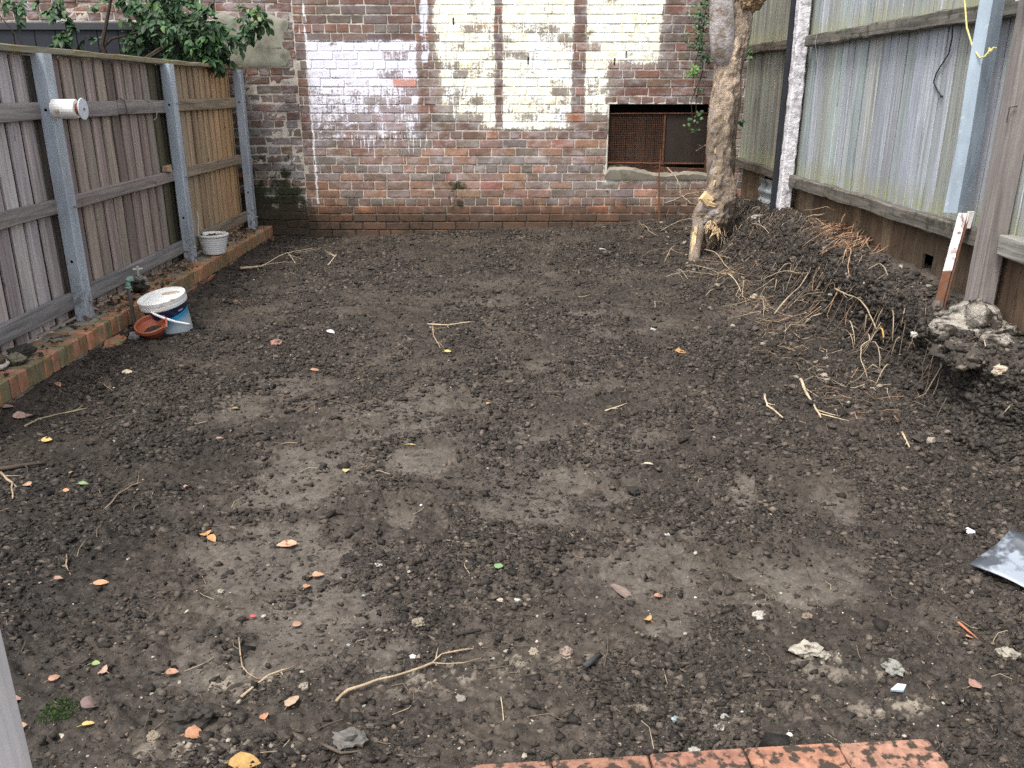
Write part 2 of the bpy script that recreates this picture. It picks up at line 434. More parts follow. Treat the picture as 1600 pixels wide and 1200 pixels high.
# ------------------------------------------------------------------ mesh helpers
class MB:
    def __init__(s, col=(.5, .5, .5), a=None):
        s.v = []; s.f = []; s.c = []; s.col = tuple(col); s.a = rnd.random() if a is None else a

    def add(s, verts, faces, col=None, a=None):
        o = len(s.v)
        c = tuple(col or s.col) + (s.a if a is None else a,)
        s.v += [tuple(map(float, p)) for p in verts]
        s.f += [tuple(o + i for i in f) for f in faces]
        s.c += [c] * len(verts)

    def rbox(s, c, size, bev=.004, jit=0., rot=None, col=None, a=None):
        """box with chamfered edges and slightly worn corners"""
        h = np.array(size) / 2
        bev = min(bev, *(h * .8))
        vs = []; idx = {}
        for sx in (-1, 1):
            for sy in (-1, 1):
                for sz in (-1, 1):
                    sg = np.array((sx, sy, sz))
                    cj = np.array([rnd.uniform(-jit, jit) for _ in range(3)]) if jit else 0
                    for ax in range(3):
                        p = sg * (h - bev); p[ax] = sg[ax] * h[ax]
                        idx[(sx, sy, sz, ax)] = len(vs); vs.append(p + cj)
        fs = []
        sgs = (-1, 1)
        for ax in range(3):
            o = [q for q in range(3) if q != ax]
            for sg in sgs:
                def key(a_, b_):
                    k = [0, 0, 0]; k[ax] = sg; k[o[0]] = a_; k[o[1]] = b_
                    return tuple(k) + (ax,)
                fs.append([idx[key(-1, -1)], idx[key(1, -1)], idx[key(1, 1)], idx[key(-1, 1)]])
        for ax in range(3):            # the edges that run along ax
            o = [q for q in range(3) if q != ax]
            for sa in sgs:
                for sb in sgs:
                    def k2(e, face):
                        k = [0, 0, 0]; k[ax] = e; k[o[0]] = sa; k[o[1]] = sb
                        return idx[tuple(k) + (face,)]
                    fs.append([k2(-1, o[0]), k2(1, o[0]), k2(1, o[1]), k2(-1, o[1])])
        for sx in sgs:
            for sy in sgs:
                for sz in sgs:
                    fs.append([idx[(sx, sy, sz, q)] for q in range(3)])
        vs = np.array(vs)
        if rot is not None:
            vs = vs @ np.array(rot).T
        s.add(vs + np.array(c), fs, col, a)

    def plank(s, p0, p1, u, v, n=6, jit=0., bev=.006, col=None):
        """board from p0 to p1; u and v are half-size vectors of its section; edges worn by jit"""
        p0 = np.array(p0, float); p1 = np.array(p1, float); u = np.array(u, float); v = np.array(v, float)
        lu, lv = np.linalg.norm(u), np.linalg.norm(v)
        bu, bv = 1 - min(bev / lu, .8), 1 - min(bev / lv, .8)
        prof = [(bu, 1), (-bu, 1), (-1, bv), (-1, -bv), (-bu, -1), (bu, -1), (1, -bv), (1, bv)]
        vs = []
        du = dv = 0
        for i in range(n + 1):
            p = p0 + (p1 - p0) * i / n
            du = du * .6 + rnd.uniform(-jit, jit) * .6; dv = dv * .6 + rnd.uniform(-jit, jit) * .6
            for a, b in prof:
                q = p + u * a * (1 + rnd.uniform(-jit, jit) * .5 / lu) + v * b * (1 + rnd.uniform(-jit, jit) * .5 / lv) + u / lu * du + v / lv * dv
                vs.append(q)
        fs = []
        for i in range(n):
            for k in range(8):
                fs.append((i * 8 + k, i * 8 + (k + 1) % 8, (i + 1) * 8 + (k + 1) % 8, (i + 1) * 8 + k))
        fs.append(tuple(range(8))[::-1]); fs.append(tuple(n * 8 + k for k in range(8)))
        s.add(vs, fs, col)

    def tube(s, path, rad, sides=6, col=None, a=None, rough=0.):
        P = [np.array(p, float) for p in path]
        n = len(P)
        if not hasattr(rad, '__len__'):
            rad = [rad] * n
        vs = []; ref = np.array((.31, .17, .93))
        for i in range(n):
            t = P[min(i + 1, n - 1)] - P[max(i - 1, 0)]
            t /= max(np.linalg.norm(t), 1e-9)
            a1 = np.cross(t, ref)
            if np.linalg.norm(a1) < .1:
                a1 = np.cross(t, (1, 0, 0))
            a1 /= np.linalg.norm(a1); b1 = np.cross(t, a1)
            for k in range(sides):
                w = 2 * math.pi * k / sides
                r = rad[i] * (1 + rnd.uniform(-rough, rough))
                vs.append(P[i] + r * (math.cos(w) * a1 + math.sin(w) * b1))
        fs = [(i * sides + k, i * sides + (k + 1) % sides, (i + 1) * sides + (k + 1) % sides, (i + 1) * sides + k) for i in range(n - 1) for k in range(sides)]
        fs.append(tuple(range(sides))[::-1]); fs.append(tuple((n - 1) * sides + k for k in range(sides)))
        s.add(vs, fs, col, a)

    def lathe(s, prof, seg=32, col=None, flute=0, close=False):
        vs = []
        for r, z in prof:
            for k in range(seg):
                w = 2 * math.pi * k / seg
                vs.append((r * math.cos(w), r * math.sin(w), z))
        n = len(prof)
        fs = [(i * seg + k, i * seg + (k + 1) % seg, (i + 1) * seg + (k + 1) % seg, (i + 1) * seg + k) for i in range(n - 1) for k in range(seg)]
        if close:
            fs.append(tuple(range(seg))[::-1]); fs.append(tuple((n - 1) * seg + k for k in range(seg)))
        s.add(vs, fs, col)

    def chunk(s, c, size, jit=.25, col=None, a=None, sub=0):
        """angular lump"""
        v, f = ICO[sub]
        q = np.array(v) * (1 + rng.uniform(-jit, jit, (len(v), 1)))
        ang = rnd.uniform(0, 6.28)
        m = np.array(((math.cos(ang), -math.sin(ang), 0), (math.sin(ang), math.cos(ang), 0), (0, 0, 1)))
        q = (q * np.array(size) / 2) @ m.T
        s.add(q + np.array(c), f, col, a)

    def leaf(s, c, d, up, L, W, fold=.25, curl=.2, col=None, notch=0, rows=5):
        """pointed oval leaf from its stalk at c along d, folded at the midrib and curled; two-sided blade"""
        d = np.array(d, float); d /= np.linalg.norm(d)
        up = np.array(up, float); side = np.cross(d, up)
        if np.linalg.norm(side) < 1e-4:
            side = np.cross(d, (1, 0, .3))
        side /= np.linalg.norm(side); up = np.cross(side, d)
        vs = []
        for i in range(rows):
            t = i / (rows - 1)
            w = W / 2 * math.sin(math.pi * min(1, .06 + t * .94) ** .85) ** .8 * (1 + rnd.uniform(-.12, .12))
            z = -curl * L * t * t
            p = np.array(c) + d * L * t * (1 - .25 * abs(curl)) + up * z
            vs += [p + side * w + up * fold * w, p, p - side * w + up * fold * w * rnd.uniform(.5, 1.3)]
        fs = []
        for i in range(rows - 1):
            for k in range(2):
                fs.append((i * 3 + k, i * 3 + k + 1, (i + 1) * 3 + k + 1, (i + 1) * 3 + k))
        s.add(vs, fs, col)

    def mesh(s, name, mat, smooth=False):
        me = bpy.data.meshes.new(name)
        me.from_pydata(s.v, [], s.f)
        at = me.color_attributes.new('Col', 'FLOAT_COLOR', 'POINT')
        at.data.foreach_set('color', np.array(s.c, np.float32).ravel())
        me.materials.append(mat)
        if smooth:
            me.polygons.foreach_set('use_smooth', [True] * len(me.polygons))
        me.update()
        return me

    def build(s, name, mat, parent=None, smooth=False):
        o = bpy.data.objects.new(name, s.mesh(name, mat, smooth))
        COL.objects.link(o)
        if parent:
            o.parent = parent
            o.matrix_parent_inverse.identity()
        return o


def icos():
    t = (1 + 5 ** .5) / 2
    v = [(-1, t, 0), (1, t, 0), (-1, -t, 0), (1, -t, 0), (0, -1, t), (0, 1, t), (0, -1, -t), (0, 1, -t), (t, 0, -1), (t, 0, 1), (-t, 0, -1), (-t, 0, 1)]
    v = [np.array(p) / np.linalg.norm(p) for p in v]
    f = [(0, 11, 5), (0, 5, 1), (0, 1, 7), (0, 7, 10), (0, 10, 11), (1, 5, 9), (5, 11, 4), (11, 10, 2), (10, 7, 6), (7, 1, 8), (3, 9, 4), (3, 4, 2), (3, 2, 6), (3, 6, 8), (3, 8, 9), (4, 9, 5), (2, 4, 11), (6, 2, 10), (8, 6, 7), (9, 8, 1)]
    out = [([tuple(p) for p in v], f)]
    for _ in range(3):
        vv = [np.array(p) for p in out[-1][0]]; ff = []; cache = {}
        def mid(a, b):
            k = (min(a, b), max(a, b))
            if k not in cache:
                m = vv[a] + vv[b]; vv.append(m / np.linalg.norm(m)); cache[k] = len(vv) - 1
            return cache[k]
        for a, b, c in out[-1][1]:
            x, y, z = mid(a, b), mid(b, c), mid(c, a)
            ff += [(a, x, z), (b, y, x), (c, z, y), (x, y, z)]
        out.append(([tuple(p) for p in vv], ff))
    return out


ICO = icos()
OCT = ([(1, 0, 0), (-1, 0, 0), (0, 1, 0), (0, -1, 0), (0, 0, 1), (0, 0, -1)], [(0, 2, 4), (2, 1, 4), (1, 3, 4), (3, 0, 4), (2, 0, 5), (1, 2, 5), (3, 1, 5), (0, 3, 5)])


def tag(o, label=None, cat=None, group=None, kind=None):
    if label: o['label'] = label
    if cat: o['category'] = cat
    if group: o['group'] = group
    if kind: o['kind'] = kind
    return o


def thing(name, label, cat, loc=(0, 0, 0), group=None):
    o = bpy.data.objects.new(name, None)
    o.empty_display_size = .1
    COL.objects.link(o)
    o.location = loc
    return tag(o, label, cat, group)


def jit(c, v=.15, h=.0):
    k = 1 + rnd.uniform(-v, v)
    return tuple(max(0, q * k * (1 + rnd.uniform(-h, h))) for q in c)


def pick(pal):
    tot = sum(w for w, _ in pal); r = rnd.uniform(0, tot)
    for w, c in pal:
        r -= w
        if r <= 0:
            return c
    return pal[-1][1]


# ------------------------------------------------------------------ ground
g = MB((.04, .033, .028)); g.add([(-60, -60, -.3), (60, -60, -.3), (60, 60, -.3), (-60, 60, -.3)], [(0, 1, 2, 3)])
tag(g.build('ground', M['clod']), kind='structure')

NX = 840
ys = [.2 + 1.15 * i / 22 for i in range(22)]
yy = 1.35
while yy < 9.32:
    ys.append(yy); yy += max(.0046, .0033 * yy)
ys = np.array(ys); xs = np.linspace(-2.74, 2.74, NX)
NY = len(ys)
X, Y = np.meshgrid(xs, ys)
X = X.ravel(); Y = Y.ravel()
wx = X + .034 * (fbm(X * 55, Y * 55, 1, 4) - .5); wy = Y + .034 * (fbm(X * 55, Y * 55, 2, 4) - .5)
base = macro(X, Y)
slope = np.clip(np.hypot((macro(X + .02, Y) - macro(X - .02, Y)) / .04, (macro(X, Y + .02) - macro(X, Y - .02)) / .04), 0, 3)
bankm = sstep(.15, .6, np.abs(slope))
# pale trodden patches (dry, pressed flat) and the loose wet soil between them
dry = sstep(.50, .70, fbm(X * 1.5 + 3, Y * 1.25 + 2, 5)) * .55 * sstep(.42, .6, fbm(X * 4.5, Y * 4.5, 9))
PATCH = [((-0.791, 2.488, 0.006), .38, .34, .85), ((-0.596, 2.183, 0.001), .32, .22, .8), ((-0.749, 1.986, 0.001), .26, .15, .75), ((-0.816, 3.19, 0.006), .32, .45, .7), ((-0.473, 3.951, -0.001), .5, .6, .55), ((0.477, 2.482, -0.011), .32, .25, .7), ((0.234, 3.039, -0.012), .32, .32, .6), ((0.967, 2.4, -0), .3, .25, .55), ((-0.343, 2.015, -0.002), .3, .12, .6),
         ((-0.353, 3.331, -0.002), .20, .22, .8), ((-0.159, 4.119, 0.004), .25, .25, .5), ((-0.333, 4.247, 0.002), .3, .25, .5), ((0.948, 3.036, 0), .065, .13, 1.0), ((0.15, 2.878, -0.013), .16, .10, .9), ((-0.069, 2.902, -0.01), .10, .08, .7),
         ((0.487, 2.545, -0.011), .17, .12, .8), ((-0.4, 2.803, -0.002), .08, .08, .9), ((-1.375, 3.878, -0.004), .25, .35, .7), ((-0.878, 3.065, 0.009), .18, .25, .7), ((-0.755, 2.39, 0.005), .16, .16, .95), ((-0.568, 2.234, 0), .16, .08, .9),
         ((-0.706, 1.96, -0), .13, .07, .7), ((1.265, 2.857, 0.006), .10, .14, .6), ((0.951, 2.29, -0.001), .16, .10, .7), ((0.095, 3.615, -0.002), .25, .2, .55), ((-0.44, 2.579, -0.001), .15, .15, .6), ((-0.457, 2.046, -0.002), .1, .07, .6),
         ((1.525, 3.13, 0.009), .10, .1, .4), ((0.654, 5.882, -0.004), .3, .4, .5), ((1.458, 5.081, -0.009), .22, .3, .45), ((-0.7, 3.78, -0.001), .3, .3, .5), ((-0.31, 2.044, -0.002), .10, .05, .6), ((-1.112, 4.377, -0.011), .3, .4, .45),
         ((1.081, 2.891, 0.003), .06, .08, .4), ((0.478, 2.133, -0.005), .09, .06, .6), ((0.396, 4.408, 0.01), .35, .3, .4), ((-0.279, 6.284, -0.005), .4, .5, .35), ((-0.615, 2.574, 0.003), .12, .2, .6)]
dens = np.zeros_like(X)
for (cx, cy, cz), rx, ry, k in PATCH:
    wob = .55 * (fbm(X * 9 + cx * 7, Y * 9, 12, 3) - .5)
    d = np.sqrt(((X - cx) / rx) ** 2 + ((Y - cy) / ry) ** 2) + wob
    dens = np.maximum(dens, k * sstep(1.5, .2, d))
isl = .55 * fbm(X * 5.5 + .4 * fbm(X * 9, Y * 9, 48), Y * 7, 21, 5) + .45 * fbm(X * 17, Y * 19, 25, 3)
dry = np.maximum(dry, sstep(.53, .72, isl * .80 + dens * .42 + .05) * np.clip(.40 + dens, 0, 1))
dark_left = sstep(-.95, -1.35, X + .25 * (fbm(X * 2, Y * 2, 30) - .5)) * sstep(4.2, 3.3, Y)
dry *= (1 - dark_left) * (1 - sstep(-2.1, -2.35, X)) * sstep(8.6, 7.4, Y) * (1 - bankm)
sand = np.zeros_like(X)
for (cx, cy, cz), rx, ry, k in [((-0.693, 1.641, -0.004), .22, .07, 1), ((-0.675, 1.908, -0.002), .16, .08, .75), ((-0.189, 1.903, -0.002), .25, .09, .6), ((0.072, 1.955, -0.003), .2, .07, .5), ((0.939, 1.944, -0), .18, .08, .6), ((0.88, 2.257, -0.002), .14, .06, .3), ((0.51, 1.77, -0.001), .3, .05, .45), ((0.997, 1.79, -0.002), .16, .05, .6), ((-0.839, 1.621, -0.004), .1, .03, .7)]:
    d = np.sqrt(((X - cx) / rx) ** 2 + ((Y - cy) / ry) ** 2) + .8 * (fbm(X * 14, Y * 14, 22, 3) - .5)
    sand = np.maximum(sand, k * sstep(1.1, .4, d))
foot = np.zeros_like(X)
for (cx, cy, cz), rx, ry in (((0.977, 3.112, 0), .048, .085), ((0.916, 2.913, -0.002), .040, .050), ((0.15, 2.878, -0.013), .12, .05), ((-0.388, 2.803, -0.002), .055, .07), ((0.457, 2.495, -0.011), .10, .07)):
    d = np.sqrt(((X - cx) / rx) ** 2 + ((Y - cy) / ry) ** 2) + .35 * (fbm(X * 22 + cx, Y * 22, 13, 3) - .5)
    foot = np.maximum(foot, sstep(1.0, .90, d))
dry = np.maximum(dry, foot * .97)
loose = 1 - .88 * dry
b1, t1 = bumps(wx, wy, .075, 40, .10, .5)
b2, t2 = bumps(wx, wy, .040, 46, .18, .5)
b3, t3 = bumps(wx, wy, .024, 52, .42, .75)
b4, t4 = bumps(wx, wy, .0135, 10, .6, .9)
lo2 = sstep(.35, .62, fbm(X * 3.4, Y * 3.4, 33)) * .7 + .3
b1 = b1 * lo2 * (t1 > 1.15 * dry); b2 = b2 * (.5 + .5 * lo2) * (t2 > 1.02 * dry); b3 = b3 * (t3 > .93 * dry); b4 = b4 * (t4 > .85 * dry) * (1 - .4 * dry)
crumb = np.maximum.reduce([b1, b2, b3, b4])
tone = np.where(b1 >= crumb, t1, np.where(b2 >= crumb, t2, np.where(b3 >= crumb, t3, t4)))
tone = np.where(crumb > .0005, tone, .5)
rough = .05 * (fbm(X * 2.2, Y * 2.2, 14) - .5) + .026 * (fbm(X * 8, Y * 8, 18) - .5) + .010 * (fbm(X * 30, Y * 30, 26, 3) - .5)
rough *= .45 + .55 * loose
rough += .010 * (fbm(X * 55, Y * 55, 16, 3) - .5)
# cracked skin on the pressed soil
ck = np.abs(vnoise(X * 26 + 2 * vnoise(X * 9, Y * 9, 6), Y * 30 + 2 * vnoise(X * 9, Y * 9, 7), 8) - .5)
crack = sstep(.035, .0, ck) * sstep(.4, .8, dry)
Zg = base + rough + crumb * 1.1 - .007 * crack - .010 * dry - .010 * foot + .003 * foot * np.sign(np.sin(Y * 260 + 3 * np.sin(X * 40)))
# rough torn bank
Yg = Y - bankm * sstep(3.9, 3.5, Y) * (.04 * fbm(X * 22, base * 22, 19) + .06 * fbm(X * 7, base * 9, 27))
Zg += bankm * (.09 * (fbm(X * 6, Y * 6, 20) - .5) + .05 * (fbm(X * 17, Y * 17, 24) - .5))
bl, bt = bumps(Y + .02 * fbm(Zg * 30, Y * 20, 3), Zg * 1.1 + X * .4, .11, 40, .6, .8)
bl2, bt2 = bumps(Y, Zg * 1.1 + X * .3, .048, 46, .6, .9)
toe_ledge = bankm * sstep(6.6, 5.2, Y)
Xg = X + toe_ledge * .07 * sstep(.03, .12, Zg) * sstep(.36, .22, Zg) + toe_ledge * .07 * (fbm(Zg * 9 + 3, Y * 5, 28) - .5) - bankm * (np.maximum(bl * .2, bl2 * .5) + .03 * (fbm(Zg * 40, Y * 40, 29) - .5))
# hollow for the paved edge by the camera
pedge = 1.595 + .07 * X
nearp = sstep(.0, -.02, Y - pedge + .03 + .07 * (fbm(X * 11, Y * 11, 31, 3) - .5)) * sstep(1.10, 1.0, X + .15 * (vnoise(X * 9, Y * 9, 35) - .5)) * sstep(-.10, -.02, X)
Zg = Zg * (1 - nearp) - .09 * nearp
Zg -= .02 * sstep(.16, .0, Y - pedge) * (1 - nearp) * sstep(-.2, .0, X)
wet = np.array((.032, .0258, .0205)); dryc = np.array((.092, .079, .066)); sandc = np.array((.16, .137, .108)); brn = np.array((.048, .0385, .030))
k1 = sstep(.35, .7, fbm(X * 2.7, Y * 2.7, 37))[:, None]
C = wet * (1 - k1) + brn * k1
C *= (1 - .42 * dark_left[:, None])
k = np.clip(dry * (.72 + 1.1 * (fbm(X * 16, Y * 16, 44, 5) - .42)) * (1 - .8 * sstep(.001, .004, crumb)), 0, 1)[:, None]
C = C * (1 - k) + dryc * k
C = C * (.55 + 1.0 * tone[:, None])
k = np.clip(sand * (.12 + .9 * (tone > .55)) * (.4 + 1.1 * fbm(X * 40, Y * 40, 50, 3)), 0, 1)[:, None]
C = C * (1 - k) + sandc * k * (.5 + tone[:, None])
topm = sstep(.36, .42, base) * sstep(2.02, 2.2, X) * (1 - bankm) * .6
C = C * (1 - topm[:, None]) + np.array((.085, .072, .06)) * topm[:, None]
C *= (1 - .5 * crack[:, None]) * (.62 + .76 * fbm(X * 70, Y * 70, 55, 3))[:, None] * (.8 + .4 * fbm(X * 9, Y * 9, 58, 4))[:, None]
co = np.stack((Xg, Yg, Zg), 1)
me = bpy.data.meshes.new('yard_soil')
me.vertices.add(NX * NY)
me.vertices.foreach_set('co', co.astype(np.float32).ravel())
ii = (np.arange(NY - 1)[:, None] * NX + np.arange(NX - 1)[None]).ravel()
quads = np.stack((ii, ii + 1, ii + NX + 1, ii + NX), 1)
me.loops.add(quads.size); me.polygons.add(len(quads))
me.loops.foreach_set('vertex_index', quads.ravel().astype(np.int32))
me.polygons.foreach_set('loop_start', (np.arange(len(quads)) * 4).astype(np.int32))
at = me.color_attributes.new('Col', 'FLOAT_COLOR', 'POINT')
at.data.foreach_set('color', np.concatenate((C, (1 - dry)[:, None]), 1).astype(np.float32).ravel())
me.materials.append(M['soil'])
me.update()
me.validate()
yard = bpy.data.objects.new('yard_soil', me)
COL.objects.link(yard)
tag(yard, kind='structure')
Zgrid = Zg.reshape(NY, NX)
Dgrid = dry.reshape(NY, NX)
Xgrid = Xg.reshape(NY, NX)
Bgrid = bankm.reshape(NY, NX)


def gi(x, y):
    return int(np.clip(np.searchsorted(ys, y), 0, NY - 1)), int(np.clip(round((x + 2.74) / 5.48 * (NX - 1)), 0, NX - 1))


def gz(x, y, r=0):
    i, j = gi(x, y)
    return float(Zgrid[max(0, i - r):i + r + 1, max(0, j - r):j + r + 1].mean())


# loose clods and pale grit: nobody could count them


def chunk_field(name, mat, P, S, colr, jit_, sub=0):
    """many angular lumps in one mesh: centres P, sizes S, colours colr"""
    v, f = OCT
    v = np.array(v, float); f = np.array(f); n = len(P); g_ = np.random.default_rng(len(P))
    V = v[None] * (1 + g_.uniform(-jit_, jit_, (n, 6, 1))) + g_.uniform(-jit_, jit_, (n, 6, 3)) * .8
    q4 = g_.normal(0, 1, (n, 4)); q4 /= np.linalg.norm(q4, axis=1)[:, None]
    w_, x_, y_, z_ = q4.T
    Rm = np.stack((1 - 2 * (y_ * y_ + z_ * z_), 2 * (x_ * y_ - z_ * w_), 2 * (x_ * z_ + y_ * w_), 2 * (x_ * y_ + z_ * w_), 1 - 2 * (x_ * x_ + z_ * z_), 2 * (y_ * z_ - x_ * w_), 2 * (x_ * z_ - y_ * w_), 2 * (y_ * z_ + x_ * w_), 1 - 2 * (x_ * x_ + y_ * y_)), 1).reshape(n, 3, 3)
    V = np.einsum('nij,nkj->nki', Rm, V) * (S * .62)[:, None, :] + P[:, None]
    F_ = (f[None] + (np.arange(n) * len(v))[:, None, None]).reshape(-1, 3)
    me_ = bpy.data.meshes.new(name)
    me_.vertices.add(n * len(v)); me_.vertices.foreach_set('co', V.astype(np.float32).ravel())
    me_.loops.add(F_.size); me_.polygons.add(len(F_))
    me_.loops.foreach_set('vertex_index', F_.ravel().astype(np.int32))
    me_.polygons.foreach_set('loop_start', (np.arange(len(F_)) * 3).astype(np.int32))
    q_ = me_.color_attributes.new('Col', 'FLOAT_COLOR', 'POINT')
    q_.data.foreach_set('color', np.concatenate((np.repeat(colr, len(v), 0), np.ones((n * len(v), 1))), 1).astype(np.float32).ravel())
    me_.materials.append(mat); me_.update()
    o_ = bpy.data.objects.new(name, me_); COL.objects.link(o_)
    return tag(o_, kind='stuff')


def crumbs(n, y0, y1, pw, s0, s1, sp, dryk=1.):
    y = y0 + (y1 - y0) * rng.random(n) ** pw; x = rng.uniform(-2.46, 2.46, n)
    half = .62 * y + .45
    i = np.clip(np.searchsorted(ys, y), 0, NY - 1); j = np.clip(np.round((x + 2.74) / 5.48 * (NX - 1)).astype(int), 0, NX - 1)
    cl_ = sstep(.36, .60, fbm(x * 3.2, y * 3.2, 33)) * .85 + .15
    ok = (np.abs(x) < half) & (rng.random(n) > Dgrid[i, j] * dryk) & (rng.random(n) < np.maximum(cl_, Bgrid[i, j])) & ~((y < 1.63 + .07 * x) & (x > -.2) & (x < 1.02) & (rng.random(n) > .06 + .5 * np.exp(-(1.6 + .07 * x - y) / .03)))
    x, y, i, j = x[ok], y[ok], i[ok], j[ok]
    sz = s0 + (s1 - s0) * rng.random(len(x)) ** sp
    S = np.stack((sz * rng.uniform(.9, 1.6, len(x)), sz * rng.uniform(.8, 1.2, len(x)), sz * rng.uniform(.6, 1., len(x))), 1)
    k_ = rng.random((len(x), 1))
    c_ = (np.array((.025, .0205, .0168)) * (1 - k_ ** 3) + np.array((.112, .089, .070)) * k_ ** 3) * rng.uniform(.7, 1.25, (len(x), 1))
    c_ *= (1 - .35 * dark_left.reshape(NY, NX)[i, j])[:, None]
    return np.stack((Xgrid[i, j] + x - xs[j], y, Zgrid[i, j] - sz * .10), 1), S, c_


sets = [crumbs(270000, 1.45, 3.2, 1., .0026, .024, 8., .8), crumbs(230000, 3.2, 5.4, 1., .0035, .028, 8., .8), crumbs(150000, 5.4, 9.15, 1., .0055, .034, 8., .8), crumbs(700, 1.5, 8, 1.2, .02, .050, 3.)]
sets[3][2][:] *= .6
bi_ = np.flatnonzero(bankm > .35)
bi_ = rng.choice(bi_, 52000, p=(slope[bi_] + .2) / (slope[bi_] + .2).sum())
bs_ = .004 + .024 * rng.random(len(bi_)) ** 5 + .0011 * Y[bi_]
bk_ = rng.random((len(bi_), 1))
sets.append((co[bi_] + rng.uniform(-.006, .006, (len(bi_), 3)), np.stack((bs_ * rng.uniform(.8, 1.5, len(bi_)), bs_, bs_ * rng.uniform(.7, 1.1, len(bi_))), 1), np.array((.024, .020, .017)) * (1 - bk_) + np.array((.062, .051, .041)) * bk_ ** 1.6))
chunk_field('soil_clods', M['clod'], *[np.concatenate([q[k] for q in sets]) for k in range(3)], .6)
gr = MB()
for _ in range(1700):
    y = 1.52 * (9.1 / 1.52) ** rnd.random() ** 1.9; x = rnd.uniform(-2.4, 2.2)
    if rnd.random() < .35:
        y = 1.55 + .9 * rnd.random() ** 1.6; x = rnd.uniform(-1.1, 1.7)
    i, j = gi(x, y)
    if (y < 1.62 + .07 * x and -.2 < x < 1.25):
        continue
    sz = .0025 + .012 * rnd.random() ** 5 + .0008 * y
    c = jit(pick([(5, (.20, .17, .13)), (3, (.30, .27, .22)), (.8, (.5, .48, .44)), (3, (.16, .115, .08)), (1, (.22, .24, .23))]), .25)
    gr.chunk((x, y, Zgrid[i, j] + sz * .1), (sz * rnd.uniform(.8, 1.5), sz, sz * .7), .3, c)
tag(gr.build('gravel', M['stone']), kind='stuff')
fb = MB()
for _ in range(420):                # hair roots and plant fibres mixed through the soil
    y = 1.6 * (9.0 / 1.6) ** rnd.random() ** 1.2; x = rnd.uniform(-2.3, 1.7)
    a = rnd.uniform(0, 6.28); L = rnd.uniform(.012, .045) + .004 * y; b = a + rnd.uniform(-.9, .9)
    p0 = (x, y, gz(x, y) + .004); x1, y1 = x + L * math.cos(a), y + L * math.sin(a); x2, y2 = x1 + L * .7 * math.cos(b), y1 + L * .7 * math.sin(b)
    fb.tube([p0, (x1, y1, gz(x1, y1) + .006), (x2, y2, gz(x2, y2) + .003)], rnd.uniform(.0005, .0009) + .00018 * y, 4, jit(pick([(3, (.15, .115, .08)), (1, (.30, .24, .16)), (3, (.08, .062, .047))]), .2))
tag(fb.build('root_fibres', M['root']), kind='stuff')

# ------------------------------------------------------------------ back wall
WY = 9.23
wall = thing('brick_wall', 'old back wall of brick with peeling white and cream paint', 'wall', (0, WY, 0))
OP = (1.10, 2.19, .66, 1.375)          # opening
DARK = [(5, (.17, .105, .083)), (4, (.185, .12, .097)), (3, (.20, .105, .078)), (3, (.16, .125, .112)), (.8, (.23, .115, .085)), (.15, (.3, .12, .06))]
LOWER = [(5, (.24, .15, .115)), (3, (.29, .165, .115)), (4, (.205, .163, .142)), (2, (.32, .185, .13)), (.8, (.31, .145, .115)), (1.5, (.25, .20, .17))]
BASE = [(4, (.33, .155, .09)), (3, (.23, .125, .085)), (1, (.42, .18, .09))]
CORN = [(4, (.15, .11, .095)), (2, (.20, .13, .10)), (.5, (.50, .14, .04)), (3, (.20, .18, .165))]
bricks = []


def lay(x0, x1, z, course, hdr, off, sect):
    x = x0 - off
    while x < x1:
        head = hdr is True or (hdr == 'mix' and rnd.random() < .6) or rnd.random() < .07
        w = (.116 if head else .24) * rnd.uniform(.97, 1.03)
        a, b = max(x, x0), min(x + w, x1)
        if b - a > .03:
            bricks.append((a, b, z, course, sect))
        x += w + .0095


for course in range(-5, 34):
    z = .338 + .086 * course
    hdr = True if course in (0, 4, 12, 16, 20, 24) else ('mix' if course == 8 else False)
    lay(-2.105, 3.1, z, course, hdr, [.0, .125][course % 2] + rnd.uniform(0, .03) + (.06 if hdr else 0), 'main')
    lay(-6.2, -2.115, z + .022 + .006 * math.sin(course), course, course % 3 == 0, [.03, .15][course % 2] + rnd.uniform(0, .05), 'left')
cand = []; rest = MB()
for a, b, z, course, sect in bricks:
    for (p, q) in ([(a, b)]):
        zc = z + .043
        if q > OP[0] - .012 and p < OP[1] + .012 and zc > OP[2] - .03 and zc < OP[3] + .02:
            pcs = [(p, OP[0] - .012)] if p < OP[0] - .03 else []
            if q > OP[1] + .03:
                pcs.append((OP[1] + .012, q))
        else:
            pcs = [(p, q)]
        for p_, q_ in pcs:
            if q_ - p_ < .03:
                continue
            xc = (p_ + q_) / 2
            pal = DARK if z > 1.0 else LOWER
            if z < .33: pal = BASE
            if sect == 'left' and z < 1.2: pal = CORN
            c = jit(pick(pal), .18, .06)
            cand.append((xc, zc, q_ - p_, c, course, sect))
seen = [i for i, q in enumerate(cand) if -2.62 < q[0] < 2.2 and .03 < q[1] < 2.3]
seen.sort(key=lambda i: (cand[i][0] - .0) ** 2 + (cand[i][1] - 1.1) ** 2 * 2.0)
single = set(seen[:300])
